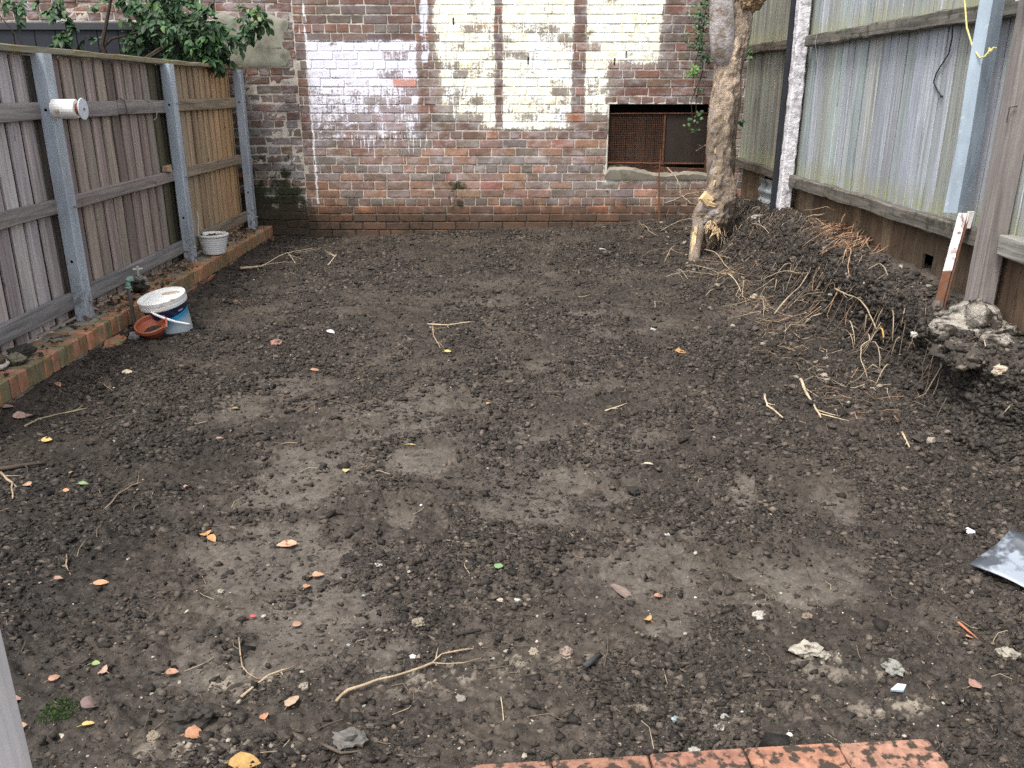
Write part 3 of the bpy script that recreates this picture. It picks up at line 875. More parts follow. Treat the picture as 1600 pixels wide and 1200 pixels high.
for i, (xc, zc, w, c, course, sect) in enumerate(cand):
    if sect == 'main' and abs(xc + .98) < .13 and abs(zc - 1.59) < .045 and w > .2:
        c = (.55, .135, .03)
    orange = c[0] > .5
    out = .010 if course <= -2 and sect == 'main' else rnd.uniform(-.002, .003)
    if sect == 'left': out = rnd.uniform(-.006, .005)
    if orange: out = .004
    rot = None
    m = MB(c, .0 if orange else rnd.random()) if i in single else rest
    t = rnd.uniform(-.012, .012)
    rot = ((math.cos(t), -math.sin(t), 0), (math.sin(t), math.cos(t), 0), (0, 0, 1))
    rz = rnd.uniform(-.006, .006)
    rot = np.array(rot) @ np.array(((math.cos(rz), 0, -math.sin(rz)), (0, 1, 0), (math.sin(rz), 0, math.cos(rz))))
    m.rbox((xc, .045 - out, zc + rnd.uniform(-.002, .002)), (w, .09, .0755 + rnd.uniform(-.003, .003)), .005, .0022 if sect == 'main' else .005, rot, c, m.a)
    if i in single:
        m.build('brick', M['wall'], wall)
tag(rest.build('brickwork', M['wall'], wall), kind='stuff')
# mortar: a rough sheet behind the faces of the bricks, with the opening left out
mo = MB((.54, .49, .41), .6)


def sheet(x0, x1, z0, z1, y, nx, nz, j=.0):
    vs = []; fs = []
    for k in range(nz + 1):
        for i in range(nx + 1):
            vs.append((x0 + (x1 - x0) * i / nx, y + rnd.uniform(-j, j), z0 + (z1 - z0) * k / nz))
    for k in range(nz):
        for i in range(nx):
            q = k * (nx + 1) + i
            fs.append((q, q + 1, q + nx + 2, q + nx + 1))
    return vs, fs


for x0, x1, z0, z1 in ((-6.2, OP[0], -.1, 3.26), (OP[0], OP[1], -.1, OP[2]), (OP[0], OP[1], OP[3], 3.26), (OP[1], 3.1, -.1, 3.26)):
    mo.add(*sheet(x0, x1, z0, z1, .0065, max(8, int((x1 - x0) / .03)), max(4, int((z1 - z0) / .03)), .0025))
mo.build('mortar', M['wall'], wall, smooth=True)
# opening: reveals, sill, dark boards inside and a rusty mesh grille
rv = MB((.52, .50, .44), .6)
x0, x1, z0, z1 = OP
rv.rbox((x0 - .006, .12, (z0 + z1) / 2), (.022, .236, z1 - z0 + .01), .004, .002)
rv.rbox((x1 + .006, .12, (z0 + z1) / 2), (.022, .236, z1 - z0 + .01), .004, .002)
rv.rbox(((x0 + x1) / 2, .12, z1 + .008), (x1 - x0 + .04, .238, .018), .004, .002)
rv.build('reveal', M['render'], wall)
sl_ = MB((.21, .185, .15), .5)
vs = []; fs = []
for i in range(25):
    t = i / 24; xx = x0 - .02 + (x1 - x0 + .04) * t
    zt = z0 + .075 - .07 * t + .02 * math.sin(t * 9) - (.05 if t < .04 else 0)
    vs += [(xx, -.012, z0 - .05), (xx, -.018, zt - .03 + rnd.uniform(-.006, .006)), (xx, .02, zt + rnd.uniform(-.008, .008)), (xx, .24, zt + .01)]
for i in range(24):
    for k in range(3):
        q = i * 4 + k
        fs.append((q, q + 4, q + 5, q + 1))
sl_.add(vs, fs); sl_.build('sill', M['render'], wall)
hole = thing('window_grille', 'rusty wire mesh grille in the opening beside the tree trunk', 'grille', (0, WY, 0))
inner = MB((.020, .016, .014)); inner.rbox(((x0 + x1) / 2, .36, (z0 + z1) / 2), (x1 - x0 + .3, .02, z1 - z0 + .3), .002); inner.build('backing', M['interior'], hole)  # near-black sheet stands in for the unlit depth behind the opening
xx = x0 + .01
while xx < x1 - .03:
    w = rnd.uniform(.085, .11)
    b = MB(jit((.060, .043, .035), .4)); b.rbox((xx + w / 2, .20 + rnd.uniform(-.006, .006), z0 + .30), (w - .006, .016, .58), .002, .001); b.build('board', M['plinth'], hole)
    xx += w
fr = MB((.075, .040, .028))
fr.plank((x0 - .005, .045, z1 - .095), (x1, .045, z1 - .09), (0, .010, 0), (0, 0, .008), 8, .003)
fr.plank((x0 - .06, .03, z0 + .125), (x0 + .56, .035, z0 + .115), (0, .010, 0), (0, 0, .010), 6, .003)
fr.plank((x0 + .56, .05, z0 + .115), (x1, .05, z0 + .11), (0, .008, 0), (0, 0, .008), 5, .003)
fr.plank((x0 + .012, .05, z0 + .1), (x0 + .012, .05, z1 - .09), (.007, 0, 0), (0, .007, 0), 4, .001)
fr.plank((x0 + .60, .05, z0 + .1), (x0 + .60, .05, z1 - .09), (.012, 0, 0), (0, .007, 0), 4, .001)
fr.plank((x1 - .02, .05, z0 - .02), (x1 - .02, .05, z1 - .09), (.022, 0, 0), (0, .012, 0), 4, .002)
fr.build('frame', M['rust'], hole)
wm = MB((.06, .040, .032))
for i in range(30):
    xq = x0 + .03 + i * .0193; wm.tube([(xq, .048, z0 + .12), (xq + rnd.uniform(-.002, .002), .046, z0 + .35), (xq, .048, z1 - .1)], .0016, 4)
for i in range(27):
    zq = z0 + .125 + i * .0183; wm.tube([(x0 + .015, .050, zq), (x0 + .3, .047, zq + rnd.uniform(-.002, .002)), (x0 + .6, .050, zq)], .0016, 4)
tag(wm.build('wire_mesh', M['rust'], hole), kind='stuff')
pn = MB((.034, .024, .019)); pn.plank((x0 + .86, .062, z0 + .10), (x0 + .86, .062, z1 - .1), (.24, 0, 0), (0, .003, 0), 3, .001); pn.build('panel', M['darkmetal'], hole)
dbm = MB((.05, .036, .03)); dbm.plank((x0 + .10, .10, z0 + .06), (x1 - .04, .09, z0 + .025), (0, .05, 0), (0, 0, .035), 6, .008); dbm.build('sagging_plank', M['rust'], hole)
core = MB((.2, .17, .14))
for a, b, c_, d in ((-6.2, OP[0] - .03, -.1, 3.26), (OP[1] + .03, 3.1, -.1, 3.26), (OP[0] - .03, OP[1] + .03, -.1, OP[2] - .03), (OP[0] - .03, OP[1] + .03, OP[3] + .03, 3.26)):
    core.rbox(((a + b) / 2, .235, (c_ + d) / 2), (b - a, .26, d - c_), .002)
core.build('wall_core', M['kerbtop'], wall)
# cement render patch at the left
rp = MB((.30, .29, .235), .5)
gx = 18; gz_ = 14; vs = []; fs = []
for k in range(gz_ + 1):
    for i in range(gx + 1):
        u, v = i / gx, k / gz_
        edge = -.0085 + .004 * math.sin(u * 7 + v * 4) + rnd.uniform(-.0015, .0015)
        xx = -2.92 + u * .735 + (.03 * math.sin(v * 9) if i == gx else 0); zz = 1.725 + v * .49 + (.03 * math.sin(u * 11) if k == gz_ else 0)
        if i in (0, gx) or k in (0, gz_): edge = -.001
        vs.append((xx, edge, zz))
for k in range(gz_):
    for i in range(gx):
        q = k * (gx + 1) + i
        fs.append((q, q + 1, q + gx + 2, q + gx + 1))
rp.add(vs, fs); rp.build('render_patch', M['render'], wall, smooth=True)
# black weep slots in the cream part
for xq, zq in ((.255, 1.80), (1.14, 1.79), (1.255, 1.86), (-.50, 2.17)):
    w = MB((.008, .007, .006)); w.rbox((xq, -.001, zq), (.012, .012, .068), .002); w.build('weep_slot', M['interior'], wall)

# dark sheet shed beyond the left fence
shed = thing('dark_shed', 'charcoal sheet-metal shed behind the left fence and the shrub', 'shed', (-4.4, 8.85, 0))
x = -6.1
while x < -2.80:
    m = MB((.020, .023, .030)); m.rbox((x + .1 + 4.4, -.03, 1.03), (.196, .02, 2.06), .004); m.build('wall_panel', M['sheetmetal'], shed)
    x += .2
m = MB((.045, .048, .055)); m.rbox((-.05, -.03, 2.09), (3.4, .06, .07), .006); m.build('flashing', M['sheetmetal'], shed)
m = MB((.03, .03, .034)); m.rbox((-.05, .12, 2.04), (3.36, .27, .03), .004); m.build('roof', M['sheetmetal'], shed)

# ------------------------------------------------------------------ left fence
fence = thing('paling_fence', 'tall weathered paling fence on galvanised posts along the left', 'fence', (-2.7, 3.3, 0))
FX, FY = 2.7, -3.3
posts_y = (3.26, 5.18, 7.08, 8.94)


def fpart(m, name, mat, **k):
    m.v = [(a + FX, b + FY, c) for a, b, c in m.v]
    return m.build(name, mat, fence, **k)


for bi in range(3):
    y0, y1 = posts_y[bi] + .05, posts_y[bi + 1] - .05
    n = (12, 12, 12)[bi]; pit = (y1 - y0) / n
    for k in range(n + 1):
        yb = y0 + pit * k
        if bi == 2:
            f = k / n
            base = np.array((.38, .31, .235)) * (1 - f) + np.array((.50, .315, .155)) * f
            mat = M['tanpaling']
            if k == 0: base = np.array((.16, .15, .10))
        else:
            base = np.array([(.48, .435, .415), (.35, .29, .255)][bi]); mat = M['paling']
            if bi == 1: base = base * (1 - .12 * math.sin(k * 1.3)) * (1.05 if k < 6 else .95)
            if bi == 1 and k >= 11: base = np.array((.15, .14, .09))
        w = (.118 if bi < 2 else .112) * rnd.uniform(.94, 1.05)
        if k < n:
            m = MB(jit(tuple(base), .2, .04))
            lean = rnd.uniform(-.006, .006); zt = 1.70 + rnd.uniform(-.006, .004)
            m.plank((-2.712, yb + pit / 2 + lean, .165 + rnd.uniform(-.01, .02)), (-2.712, yb + pit / 2, zt), (0, w / 2, 0), (.0085, 0, 0), 6, .0025, .003)
            fpart(m, 'paling', mat)
        m = MB(jit(tuple(base * (.45 if bi < 2 else .4)), .15, .03))  # back layer: shade of the recess put into a darker board colour
        m.plank((-2.7335, yb + rnd.uniform(-.005, .005), .15), (-2.7335, yb, 1.695), (0, .052, 0), (.008, 0, 0), 3, .002, .003)
        fpart(m, 'paling', mat)
    for z0, z1 in ((1.345, 1.44), (.812, .892), (.228, .325)):
        tl = rnd.uniform(-.004, .004)
        base = (.30, .265, .245) if bi < 2 else (.30, .24, .175)
        if z0 < .3: base = (.25, .24, .235) if bi < 2 else (.28, .235, .18)
        if z0 > 1 and bi == 1:
            cuts = [(y0 - .04, y0 + .92), (y0 + .93, y1 + .04)]
        else:
            cuts = [(y0 - .04, y1 + .04)]
        for a, b in cuts:
            m = MB(jit(base, .1, .02))
            m.plank((-2.681, a, (z0 + z1) / 2 + tl), (-2.681, b, (z0 + z1) / 2 - tl), (.0205, 0, 0), (0, 0, (z1 - z0) / 2), 9, .004, .004)
            fpart(m, 'rail', M['rail'])
m = MB((.30, .275, .20)); m.plank((-2.69, 3.2, 1.722), (-2.69, 5.6, 1.724), (.055, 0, 0), (0, 0, .0175), 12, .005, .004); fpart(m, 'cap', M['cap'])
m = MB((.27, .24, .165)); m.plank((-2.69, 5.605, 1.722), (-2.69, 9.15, 1.722), (.055, 0, 0), (0, 0, .0175), 16, .005, .004); fpart(m, 'cap', M['cap'])
for py in posts_y:
    prof = [(-2.664, -.05), (-2.596, -.05), (-2.590, -.045), (-2.590, .045), (-2.596, .05), (-2.664, .05), (-2.664, .035), (-2.603, .035), (-2.603, -.035), (-2.664, -.035)]
    m = MB((.44, .50, .56)); vs = []
    lx = rnd.uniform(-.004, .004)
    for z in (.10, .6, 1.2, 1.705):
        vs += [(a + lx * z, py + b, z) for a, b in prof]
    fs = [(i * 10 + k, i * 10 + (k + 1) % 10, (i + 1) * 10 + (k + 1) % 10, (i + 1) * 10 + k) for i in range(3) for k in range(10)]
    fs += [(30 + 0, 30 + 1, 30 + 8, 30 + 9), (30 + 1, 30 + 2, 30 + 3, 30 + 4, 30 + 7, 30 + 8), (30 + 4, 30 + 5, 30 + 6, 30 + 7)]
    m.add(vs, fs)
    p = fpart(m, 'post', M['galv'])
    for z in (1.41, .845, .26):
        q = MB((.30, .31, .32)); q.v = []
        q.tube([(-2.592 + FX, py + .012 + FY, z), (-2.575 + FX, py + .012 + FY, z)], .009, 6)
        q.tube([(-2.585 + FX, py + .012 + FY, z), (-2.566 + FX, py + .012 + FY, z)], .0045, 6)
        q.build('bolt', M['galv'], p)
    for z in (1.40, .52):
        q = MB((.008, .008, .008)); q.tube([(-2.63 + FX, py - .0508 + FY, z), (-2.63 + FX, py - .048 + FY, z)], .009, 10); q.build('bolt_hole', M['interior'], p)  # black disc painted in for the shade inside each hole
m = MB((.36, .25, .16)); m.rbox((-2.662, 6.905, .922), (.05, .075, .05), .004, .008); tag(m.build('timber_offcut', M['rail']), 'small pinkish timber offcut resting on the middle rail by the second post', 'offcut')
# loose wires on the fence
m = MB((.05, .045, .04)); m.tube([(-2.655, 6.20, 1.455), (-2.648, 6.25, 1.44), (-2.65, 6.28, 1.37), (-2.655, 6.26, 1.33)], .0035, 5); tag(m.build('wire_tie', M['darkmetal']), 'dark wire tie looped over the joint in the top left rail', 'wire')
m = MB((.42, .40, .38)); m.tube([(-2.655, 6.62, 1.45), (-2.648, 6.76, 1.42), (-2.65, 6.82, 1.36), (-2.652, 6.80, 1.31), (-2.652, 6.74, 1.295)], .0025, 5); tag(m.build('loose_wire', M['galv']), 'thin pale wire hanging off the top left rail', 'wire')
m = MB((.70, .70, .68)); m.tube([(-2.60, 7.25, .34), (-2.61, 7.30, .42), (-2.64, 7.40, .47), (-2.655, 7.42, .52)], .003, 5); tag(m.build('wire_offcut', M['galv']), 'short bright wire sticking out near the foot of the second galvanised post', 'wire')

# white spool on the first post
sp = thing('cable_spool', 'white cylinder with a round end disc fixed to the first galvanised post', 'spool', (-2.588, 5.14, 1.405))
m = MB((.80, .79, .75)); m.lathe([(.0, 0), (.052, 0), (.055, .004), (.054, .06), (.0535, .13), (.050, .134), (.0, .134)], 24)
m.v = [(c, a, b) for a, b, c in m.v]; m.build('barrel', M['plastic'], sp, smooth=False)
m = MB((.20, .075, .04)); m.lathe([(.0, .134), (.030, .134), (.030, .165), (.0, .165)], 16); m.v = [(c, a, b) for a, b, c in m.v]; m.build('spindle', M['rust'], sp)
m = MB((.66, .70, .76)); m.lathe([(.0, .163), (.059, .165), (.061, .168), (.059, .171), (.0, .173)], 28); m.v = [(c, a, b) for a, b, c in m.v]; m.build('end_disc', M['cleanplastic'], sp)
m = MB((.24, .24, .25)); m.lathe([(.0, .173), (.008, .173), (.008, .178), (.0, .179)], 10); m.v = [(c, a, b) for a, b, c in m.v]; m.build('screw', M['galv'], sp)

# ------------------------------------------------------------------ brick kerb under the left fence
kerb = thing('brick_kerb', 'low kerb of orange bricks with moss under the left fence', 'kerb', (-2.6, 3.3, 0))
KP = [(5, (.40, .205, .115)), (3, (.35, .185, .11)), (2, (.30, .20, .12)), (2, (.45, .24, .145)), (3, (.24, .20, .115))]


def kp(m, name, mat):
    m.v = [(a + 2.6, b - 3.3, c) for a, b, c in m.v]
    return m.build(name, mat, kerb)


y = 3.2
while y < 9.10:
    w = .074 * rnd.uniform(.96, 1.04)
    m = MB(jit(pick(KP), .15, .05), rnd.random())
    m.rbox((-2.597 + rnd.uniform(-.005, .004), y + w / 2, .083 + rnd.uniform(-.002, .002)), (.228, w, .112), .006, .003)
    kp(m, 'brick', M['kerb'])
    y += w + .010
y = 3.1
while y < 9.0:
    w = .235
    m = MB(jit(pick([(3, (.38, .15, .085)), (2, (.30, .14, .08))]), .15, .05))
    m.rbox((-2.600 + rnd.uniform(-.004, .004), y + w / 2, -.022), (.226, w, .074), .006, .003); kp(m, 'brick', M['kerb'])
    y += w + .01
m = MB((.27, .25, .19))
m.add([(-2.492 + rnd.uniform(-.002, .002), 3.2 + i * .05, z) for i in range(119) for z in (-.06, .0, .02, .06, .11, .132)], [(i * 6 + k, i * 6 + 6 + k, i * 6 + 7 + k, i * 6 + 1 + k) for i in range(118) for k in range(5)])
kp(m, 'mortar', M['kerbtop'])
m = MB((.23, .205, .16))
vs = []; fs = []
for i in range(150):
    yb = 3.2 + 5.9 * i / 149
    for k in range(9):
        u = k / 8
        zz = .1335 + .010 * (1 - abs(u - .45) * 1.6) * (vnoise(np.array(yb * 5.), np.array(u * 3.), 3)) * 2.0 - (.006 if k in (8,) else 0)
        vs.append((-2.72 + .20 * u - .02 * float(vnoise(np.array(yb * 9.), np.array(.5), 5)) * (k == 8), yb, float(zz)))
for i in range(149):
    for k in range(8):
        q = i * 9 + k
        fs.append((q, q + 1, q + 10, q + 9))
m.add(vs, fs)
kp(m, 'mortar_bed', M['kerbtop'])
# crumbs, leaves and bits lying on the kerb
lt = MB(); ltl = MB()
for _ in range(420):
    yb = rnd.uniform(3.9, 9.0); xb = rnd.uniform(-2.70, -2.50)
    dens = .25 + .75 * (5.35 < yb < 6.9) + .4 * (yb > 7.8) + .4 * (4.0 < yb < 4.6)
    if rnd.random() > dens: continue
    sz = rnd.uniform(.006, .024)
    lt.chunk((xb, yb, .148 + sz * .2), (sz * 1.4, sz, sz * .7), .3, jit((.050, .040, .030), .4))
for _ in range(120):
    yb = pick([(3, rnd.uniform(5.3, 5.8)), (3, rnd.uniform(6.3, 7.0)), (2, rnd.uniform(8.0, 8.9)), (1, rnd.uniform(3.9, 5))]); xb = rnd.uniform(-2.69, -2.52)
    a = rnd.uniform(0, 6.28)
    ltl.leaf((xb, yb, .152 + rnd.uniform(0, .02)), (math.cos(a), math.sin(a), rnd.uniform(-.1, .25)), (rnd.uniform(-.4, .4), rnd.uniform(-.4, .4), 1), rnd.uniform(.03, .065), rnd.uniform(.02, .035), .3, rnd.uniform(-.3, .4), jit(pick([(4, (.16, .085, .055)), (2, (.28, .13, .05)), (1, (.40, .22, .08))]), .25))
tag(lt.build('kerb_crumbs', M['clod']), kind='stuff')
tag(ltl.build('leaf_litter', M['dryleaf']), kind='stuff')

# ------------------------------------------------------------------ right fence
rf = thing('timber_fence', 'grey green boarded fence with mossy rails along the right', 'fence', (2.5, 4, 0))


def rp_(m, name, mat, **k):
    m.v = [(a - 2.5, b - 4, c) for a, b, c in m.v]
    return m.build(name, mat, rf, **k)


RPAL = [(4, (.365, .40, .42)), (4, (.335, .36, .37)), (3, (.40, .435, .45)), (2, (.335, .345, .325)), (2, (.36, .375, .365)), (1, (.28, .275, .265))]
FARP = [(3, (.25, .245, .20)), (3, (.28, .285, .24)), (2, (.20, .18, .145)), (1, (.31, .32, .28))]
y = 2.6
while y < 9.16:
    w = rnd.uniform(.105, .15) if y < 7.4 else rnd.uniform(.085, .12)
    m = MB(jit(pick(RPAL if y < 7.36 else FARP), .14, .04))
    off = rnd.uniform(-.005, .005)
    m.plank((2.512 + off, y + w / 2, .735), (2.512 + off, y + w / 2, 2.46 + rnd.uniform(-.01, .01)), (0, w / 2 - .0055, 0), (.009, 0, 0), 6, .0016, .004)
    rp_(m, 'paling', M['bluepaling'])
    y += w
y = 2.6
while y < 9.1:
    w = rnd.uniform(.12, .19) if y < 7.4 else rnd.uniform(.08, .13)
    if 7.54 < y + w / 2 < 8.36:
        y += w; continue
    zb = .30 + rnd.uniform(-.02, .02)
    m = MB(jit(pick([(3, (.165, .115, .075)), (3, (.125, .088, .06)), (2, (.20, .145, .095))]), .15, .03))
    hole_ = 4.83 < y + w / 2 < 5.02
    n = 5; vs = []; fs = []
    if y < 4.1: zb = .20
    m.plank((2.532 + rnd.uniform(-.004, .004), y + w / 2, zb if not hole_ else .585), (2.532, y + w / 2, .745), (0, w / 2 - .003, 0), (.009, 0, 0), 5, .004, .003)
    if hole_:
        m.plank((2.53, y + .022, .30), (2.53, y + .028, .60), (0, .022, 0), (.009, 0, 0), 4, .006, .003)
    rp_(m, 'plinth_board', M['plinth'])
    y += w
hb = MB((.010, .009, .008)); hb.rbox((2.62, 5.8, .35), (.01, 6.6, .8), .002); rp_(hb, 'backing', M['interior'])  # added near-black sheet: shade seen through the hole and low gaps
hb = MB((.02, .018, .016)); hb.rbox((2.54, 5.88, 1.6), (.01, 6.5, 1.7), .002); rp_(hb, 'backing', M['interior'])  # added near-black sheet: shade in the gaps between palings
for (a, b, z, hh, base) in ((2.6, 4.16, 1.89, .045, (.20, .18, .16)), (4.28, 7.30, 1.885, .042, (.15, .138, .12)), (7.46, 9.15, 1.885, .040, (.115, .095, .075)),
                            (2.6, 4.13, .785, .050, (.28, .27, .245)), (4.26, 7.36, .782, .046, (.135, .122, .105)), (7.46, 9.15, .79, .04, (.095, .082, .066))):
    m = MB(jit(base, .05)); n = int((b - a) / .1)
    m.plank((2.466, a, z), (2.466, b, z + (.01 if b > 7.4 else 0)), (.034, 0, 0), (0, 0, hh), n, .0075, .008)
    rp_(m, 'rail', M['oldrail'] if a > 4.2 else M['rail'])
m = MB((.27, .24, .225)); m.plank((2.435, 4.21, .20), (2.445, 4.21, 2.4), (.054, 0, 0), (0, .054, 0), 14, .004, .010); p = rp_(m, 'post', M['oldpost'])
for q in ([(2.375, 4.148, 1.36), (2.375, 4.146, 1.43), (2.41, 4.146, 1.435)],):
    b = MB((.06, .05, .045)); b.tube([(a - 2.5, c - 4, d) for a, c, d in q], .0035, 5); b.build('bent_nail', M['darkmetal'], p)
m = MB((.62, .60, .62)); m.plank((2.425, 7.40, .45), (2.425, 7.40, 2.45), (.05, 0, 0), (0, .05, 0), 40, .006, .010); rp_(m, 'post', M['flakepost'])
m = MB((.022, .024, .030)); m.plank((2.355, 7.475, .50), (2.365, 7.475, 2.45), (.020, 0, 0), (0, .020, 0), 6, .001, .003); rp_(m, 'metal_strip', M['darkmetal'])
m = MB((.66, .66, .66)); m.rbox((2.395, 4.145, 1.915), (.14, .012, .05), .003); m.rbox((2.362, 4.18, 1.915), (.010, .10, .05), .003); rp_(m, 'bracket', M['whitepost'])
# corrugated sheet patch at the foot of the far bay
m = MB((.36, .39, .40)); vs = []; fs = []
for i in range(20):
    zz = .34 + .40 * i / 19
    for k in range(5):
        vs.append((2.485 + .014 * math.sin(zz * 58), 7.53 + .205 * k, zz - .02 * k * .3))
for i in range(19):
    for k in range(4):
        q = i * 5 + k; fs.append((q, q + 1, q + 6, q + 5))
m.add(vs, fs); rp_(m, 'corrugated_patch', M['render'], smooth=True)
# neighbours on this fence: steel channel, stake, rope, wire
ch = MB((.345, .415, .48)); vs = []
prof = [(2.300, 4.432), (2.345, 4.395), (2.425, 4.432), (2.422, 4.438), (2.346, 4.402), (2.305, 4.437)]
for i, z in enumerate((.905, 1.25, 1.6, 1.95, 2.35)):
    vs += [(a + .004 * math.sin(i * 2) - (.008 if i == 0 and k in (0, 2) else 0), b, z) for k, (a, b) in enumerate(prof)]
ch.add(vs, [(i * 6 + k, i * 6 + (k + 1) % 6, i * 6 + 6 + (k + 1) % 6, i * 6 + 6 + k) for i in range(4) for k in range(6)] + [(0, 1, 4, 5), (1, 2, 3, 4), (24, 25, 28, 29), (25, 26, 27, 28)])
tag(ch.build('steel_channel', M['galv']), 'long shiny galvanised steel channel standing against the near right fence post', 'steel channel')
st = thing('steel_stake', 'rusty angle stake with flaking white paint below the galvanised channel', 'stake', (2.28, 4.33, .33))
m = MB((.60, .57, .55)); m.plank((.045, .027, .28), (.098, .07, .575), (.020, -.006, 0), (.002, .004, 0), 10, .0015, .001); m.build('painted_flange', M['rustwhite'], st)
m = MB((.14, .085, .06)); m.plank((.012, 0, .10), (.0445, .0266, .278), (.020, -.006, 0), (.002, .004, 0), 6, .0015, .001); m.build('bare_flange', M['rust'], st)
m = MB((.10, .05, .036)); m.plank((.046, .015, .06), (.132, .085, .565), (.010, .030, 0), (.004, -.002, 0), 10, .0015, .001); m.build('rusty_flange', M['rust'], st)
m = MB((.66, .63, .60)); m.plank((.125, .055, .50), (.135, .06, .585), (.016, 0, 0), (0, .008, 0), 3, .001, .002); m.build('timber_tip', M['whitepost'], st)
m = MB((.12, .095, .075)); m.tube([(-.015, -.02, -.03), (.0, -.01, .05), (.02, .005, .125)], [.030, .034, .028], 9, rough=.08); m.build('muddy_foot', M['clod'], st)
m = MB((.62, .56, .22))
pth = [(2.30, 4.58, 2.15), (2.30, 4.58, 1.93), (2.303, 4.52, 1.80), (2.31, 4.44, 1.70), (2.325, 4.39, 1.655), (2.335, 4.37, 1.66), (2.345, 4.36, 1.675), (2.352, 4.37, 1.70)]
m.tube(pth, .0042, 6); m.tube([(2.335, 4.365, 1.66), (2.345, 4.35, 1.685), (2.352, 4.36, 1.695), (2.345, 4.355, 1.67)], .006, 6); m.tube([(2.345, 4.35, 1.68), (2.36, 4.345, 1.70), (2.372, 4.345, 1.697)], .004, 5)
tag(m.build('rope', M['rope']), 'thin yellow rope hanging with a knot beside the steel channel', 'rope')
m = MB((.02, .02, .022)); m.tube([(2.455, 4.98, 1.86), (2.47, 4.99, 1.78), (2.485, 5.03, 1.70), (2.49, 5.15, 1.60), (2.492, 5.17, 1.55), (2.492, 5.10, 1.50), (2.49, 5.05, 1.475)], .0040, 5); m.chunk((2.49, 5.045, 1.473), (.012, .025, .014), .2)
tag(m.build('black_wire', M['darkmetal']), 'black wire dangling from the upper rail of the right fence', 'wire')
m = MB((.40, .38, .36)); m.tube([(2.425, 7.02, 1.93), (2.42, 7.03, 1.85), (2.44, 7.04, 1.80), (2.49, 7.05, 1.55)], .003, 5); tag(m.build('grey_wire', M['galv']), 'thin grey wire over the upper right rail near the white post', 'wire')

# ------------------------------------------------------------------ tree
tree = thing('tree', 'thick rough tree trunk with a torn base in front of the back wall', 'tree', (1.95, 7.9, 0))


def loft(rings, sides, col, a, amp, freq, colfun=None, seed=0):
    """rough trunk from rings (x, y, z, r) relative to the tree"""
    r = np.array(rings); n = int((r[-1, 2] - r[0, 2]) / .013) if r[-1, 2] > r[0, 2] else 40
    t = np.linspace(0, len(r) - 1, n)
    P = np.stack([np.interp(t, np.arange(len(r)), r[:, k]) for k in range(4)], 1)
    for _ in range(3):
        P[1:-1] = (P[:-2] + 2 * P[1:-1] + P[2:]) / 4
    m = MB(col, a); vs = []; cs = []
    for i in range(n):
        for k in range(sides):
            w = 2 * math.pi * k / sides
            u = np.array(k / sides * 16.0); vv = np.array(P[i, 2] * freq)
            d = 0
            for s_ in range(6):
                q = float(vnoise(np.array(math.cos(w) * 1.3 * 2 ** s_ + 20), np.array(P[i, 2] * freq * 2 ** s_ * .5 + math.sin(w) * 1.3 * 2 ** s_), seed + s_)) - .5
                d += q * .66 ** s_
            rr = P[i, 3] * (1 + amp * d)
            vs.append((P[i, 0] + rr * math.cos(w), P[i, 1] + rr * math.sin(w), P[i, 2]))
            cs.append(tuple(colfun(w, P[i, 2], d) if colfun else col) + ((a if not colfun else (1. if P[i, 2] < 1.35 else .25)),))
    fs = [(i * sides + k, i * sides + (k + 1) % sides, (i + 1) * sides + (k + 1) % sides, (i + 1) * sides + k) for i in range(n - 1) for k in range(sides)]
    fs.append(tuple(range(sides))[::-1]); fs.append(tuple((n - 1) * sides + k for k in range(sides)))
    m.add(vs, fs); m.c = cs
    return m


def barkcol(w, z, d):
    rough = np.array((.38, .295, .22)); mud = np.array((.26, .205, .152)); grey = np.array((.36, .34, .32))
    k = float(sstep(1.0, 1.55, z))
    c = mud * (1 - k) + rough * k
    if z < .75: c = c * .8 + np.array((.12, .085, .055)) * .2
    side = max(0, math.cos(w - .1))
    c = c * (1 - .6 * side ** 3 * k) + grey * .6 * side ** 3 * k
    return c * (.95 + .55 * d)


loft([(.01, .02, .30, .13), (.0, .0, .36, .165), (.01, 0, .47, .162), (.045, 0, .66, .137), (.03, 0, .95, .128), (.025, 0, 1.2, .126), (.028, 0, 1.5, .124), (.035, 0, 1.75, .122), (.075, 0, 1.95, .112), (.10, 0, 2.15, .10), (.13, .02, 2.5, .095), (.2, .05, 3.3, .085)],
     72, (.3, .2, .13), 0, .34, 9, barkcol, 2).build('trunk', M['bark'], tree, smooth=True)
m = MB((.40, .365, .355)); m.tube([(-.02, -.045, 1.70), (-.03, -.055, 1.74), (-.045, -.065, 1.81), (-.062, -.075, 1.93), (-.085, -.09, 2.1), (-.11, -.11, 2.3), (-.2, -.15, 2.7), (-.33, -.2, 3.3)], [.035, .07, .098, .104, .103, .098, .09, .08], 22, rough=.02)
m.build('limb', M['limb'], tree, smooth=True)
m = MB((.33, .22, .13), .2); v, f = ICO[3]
q = np.array(v); dd = vnoise(q[:, 0] * 4 + 9, q[:, 1] * 4 + q[:, 2] * 3, 4) * .5 + vnoise(q[:, 0] * 10 + 9, q[:, 2] * 10 + q[:, 1] * 5, 5) * .35
m.add(q * (.075 * (.75 + dd))[:, None] * np.array((1.25, 1, 1)) + np.array((.155, -.06, 2.235)), f); m.build('burl', M['bark'], tree)
m = MB((.28, .225, .175), .6); m.tube([(-.02, .0, .56), (-.075, -.01, .46), (-.115, -.03, .34), (-.145, -.05, .24), (-.165, -.085, .13), (-.178, -.115, .04), (-.185, -.13, -.05)], [.10, .10, .085, .066, .056, .054, .056], 16, rough=.06)
m.build('root', M['bark'], tree, smooth=True)
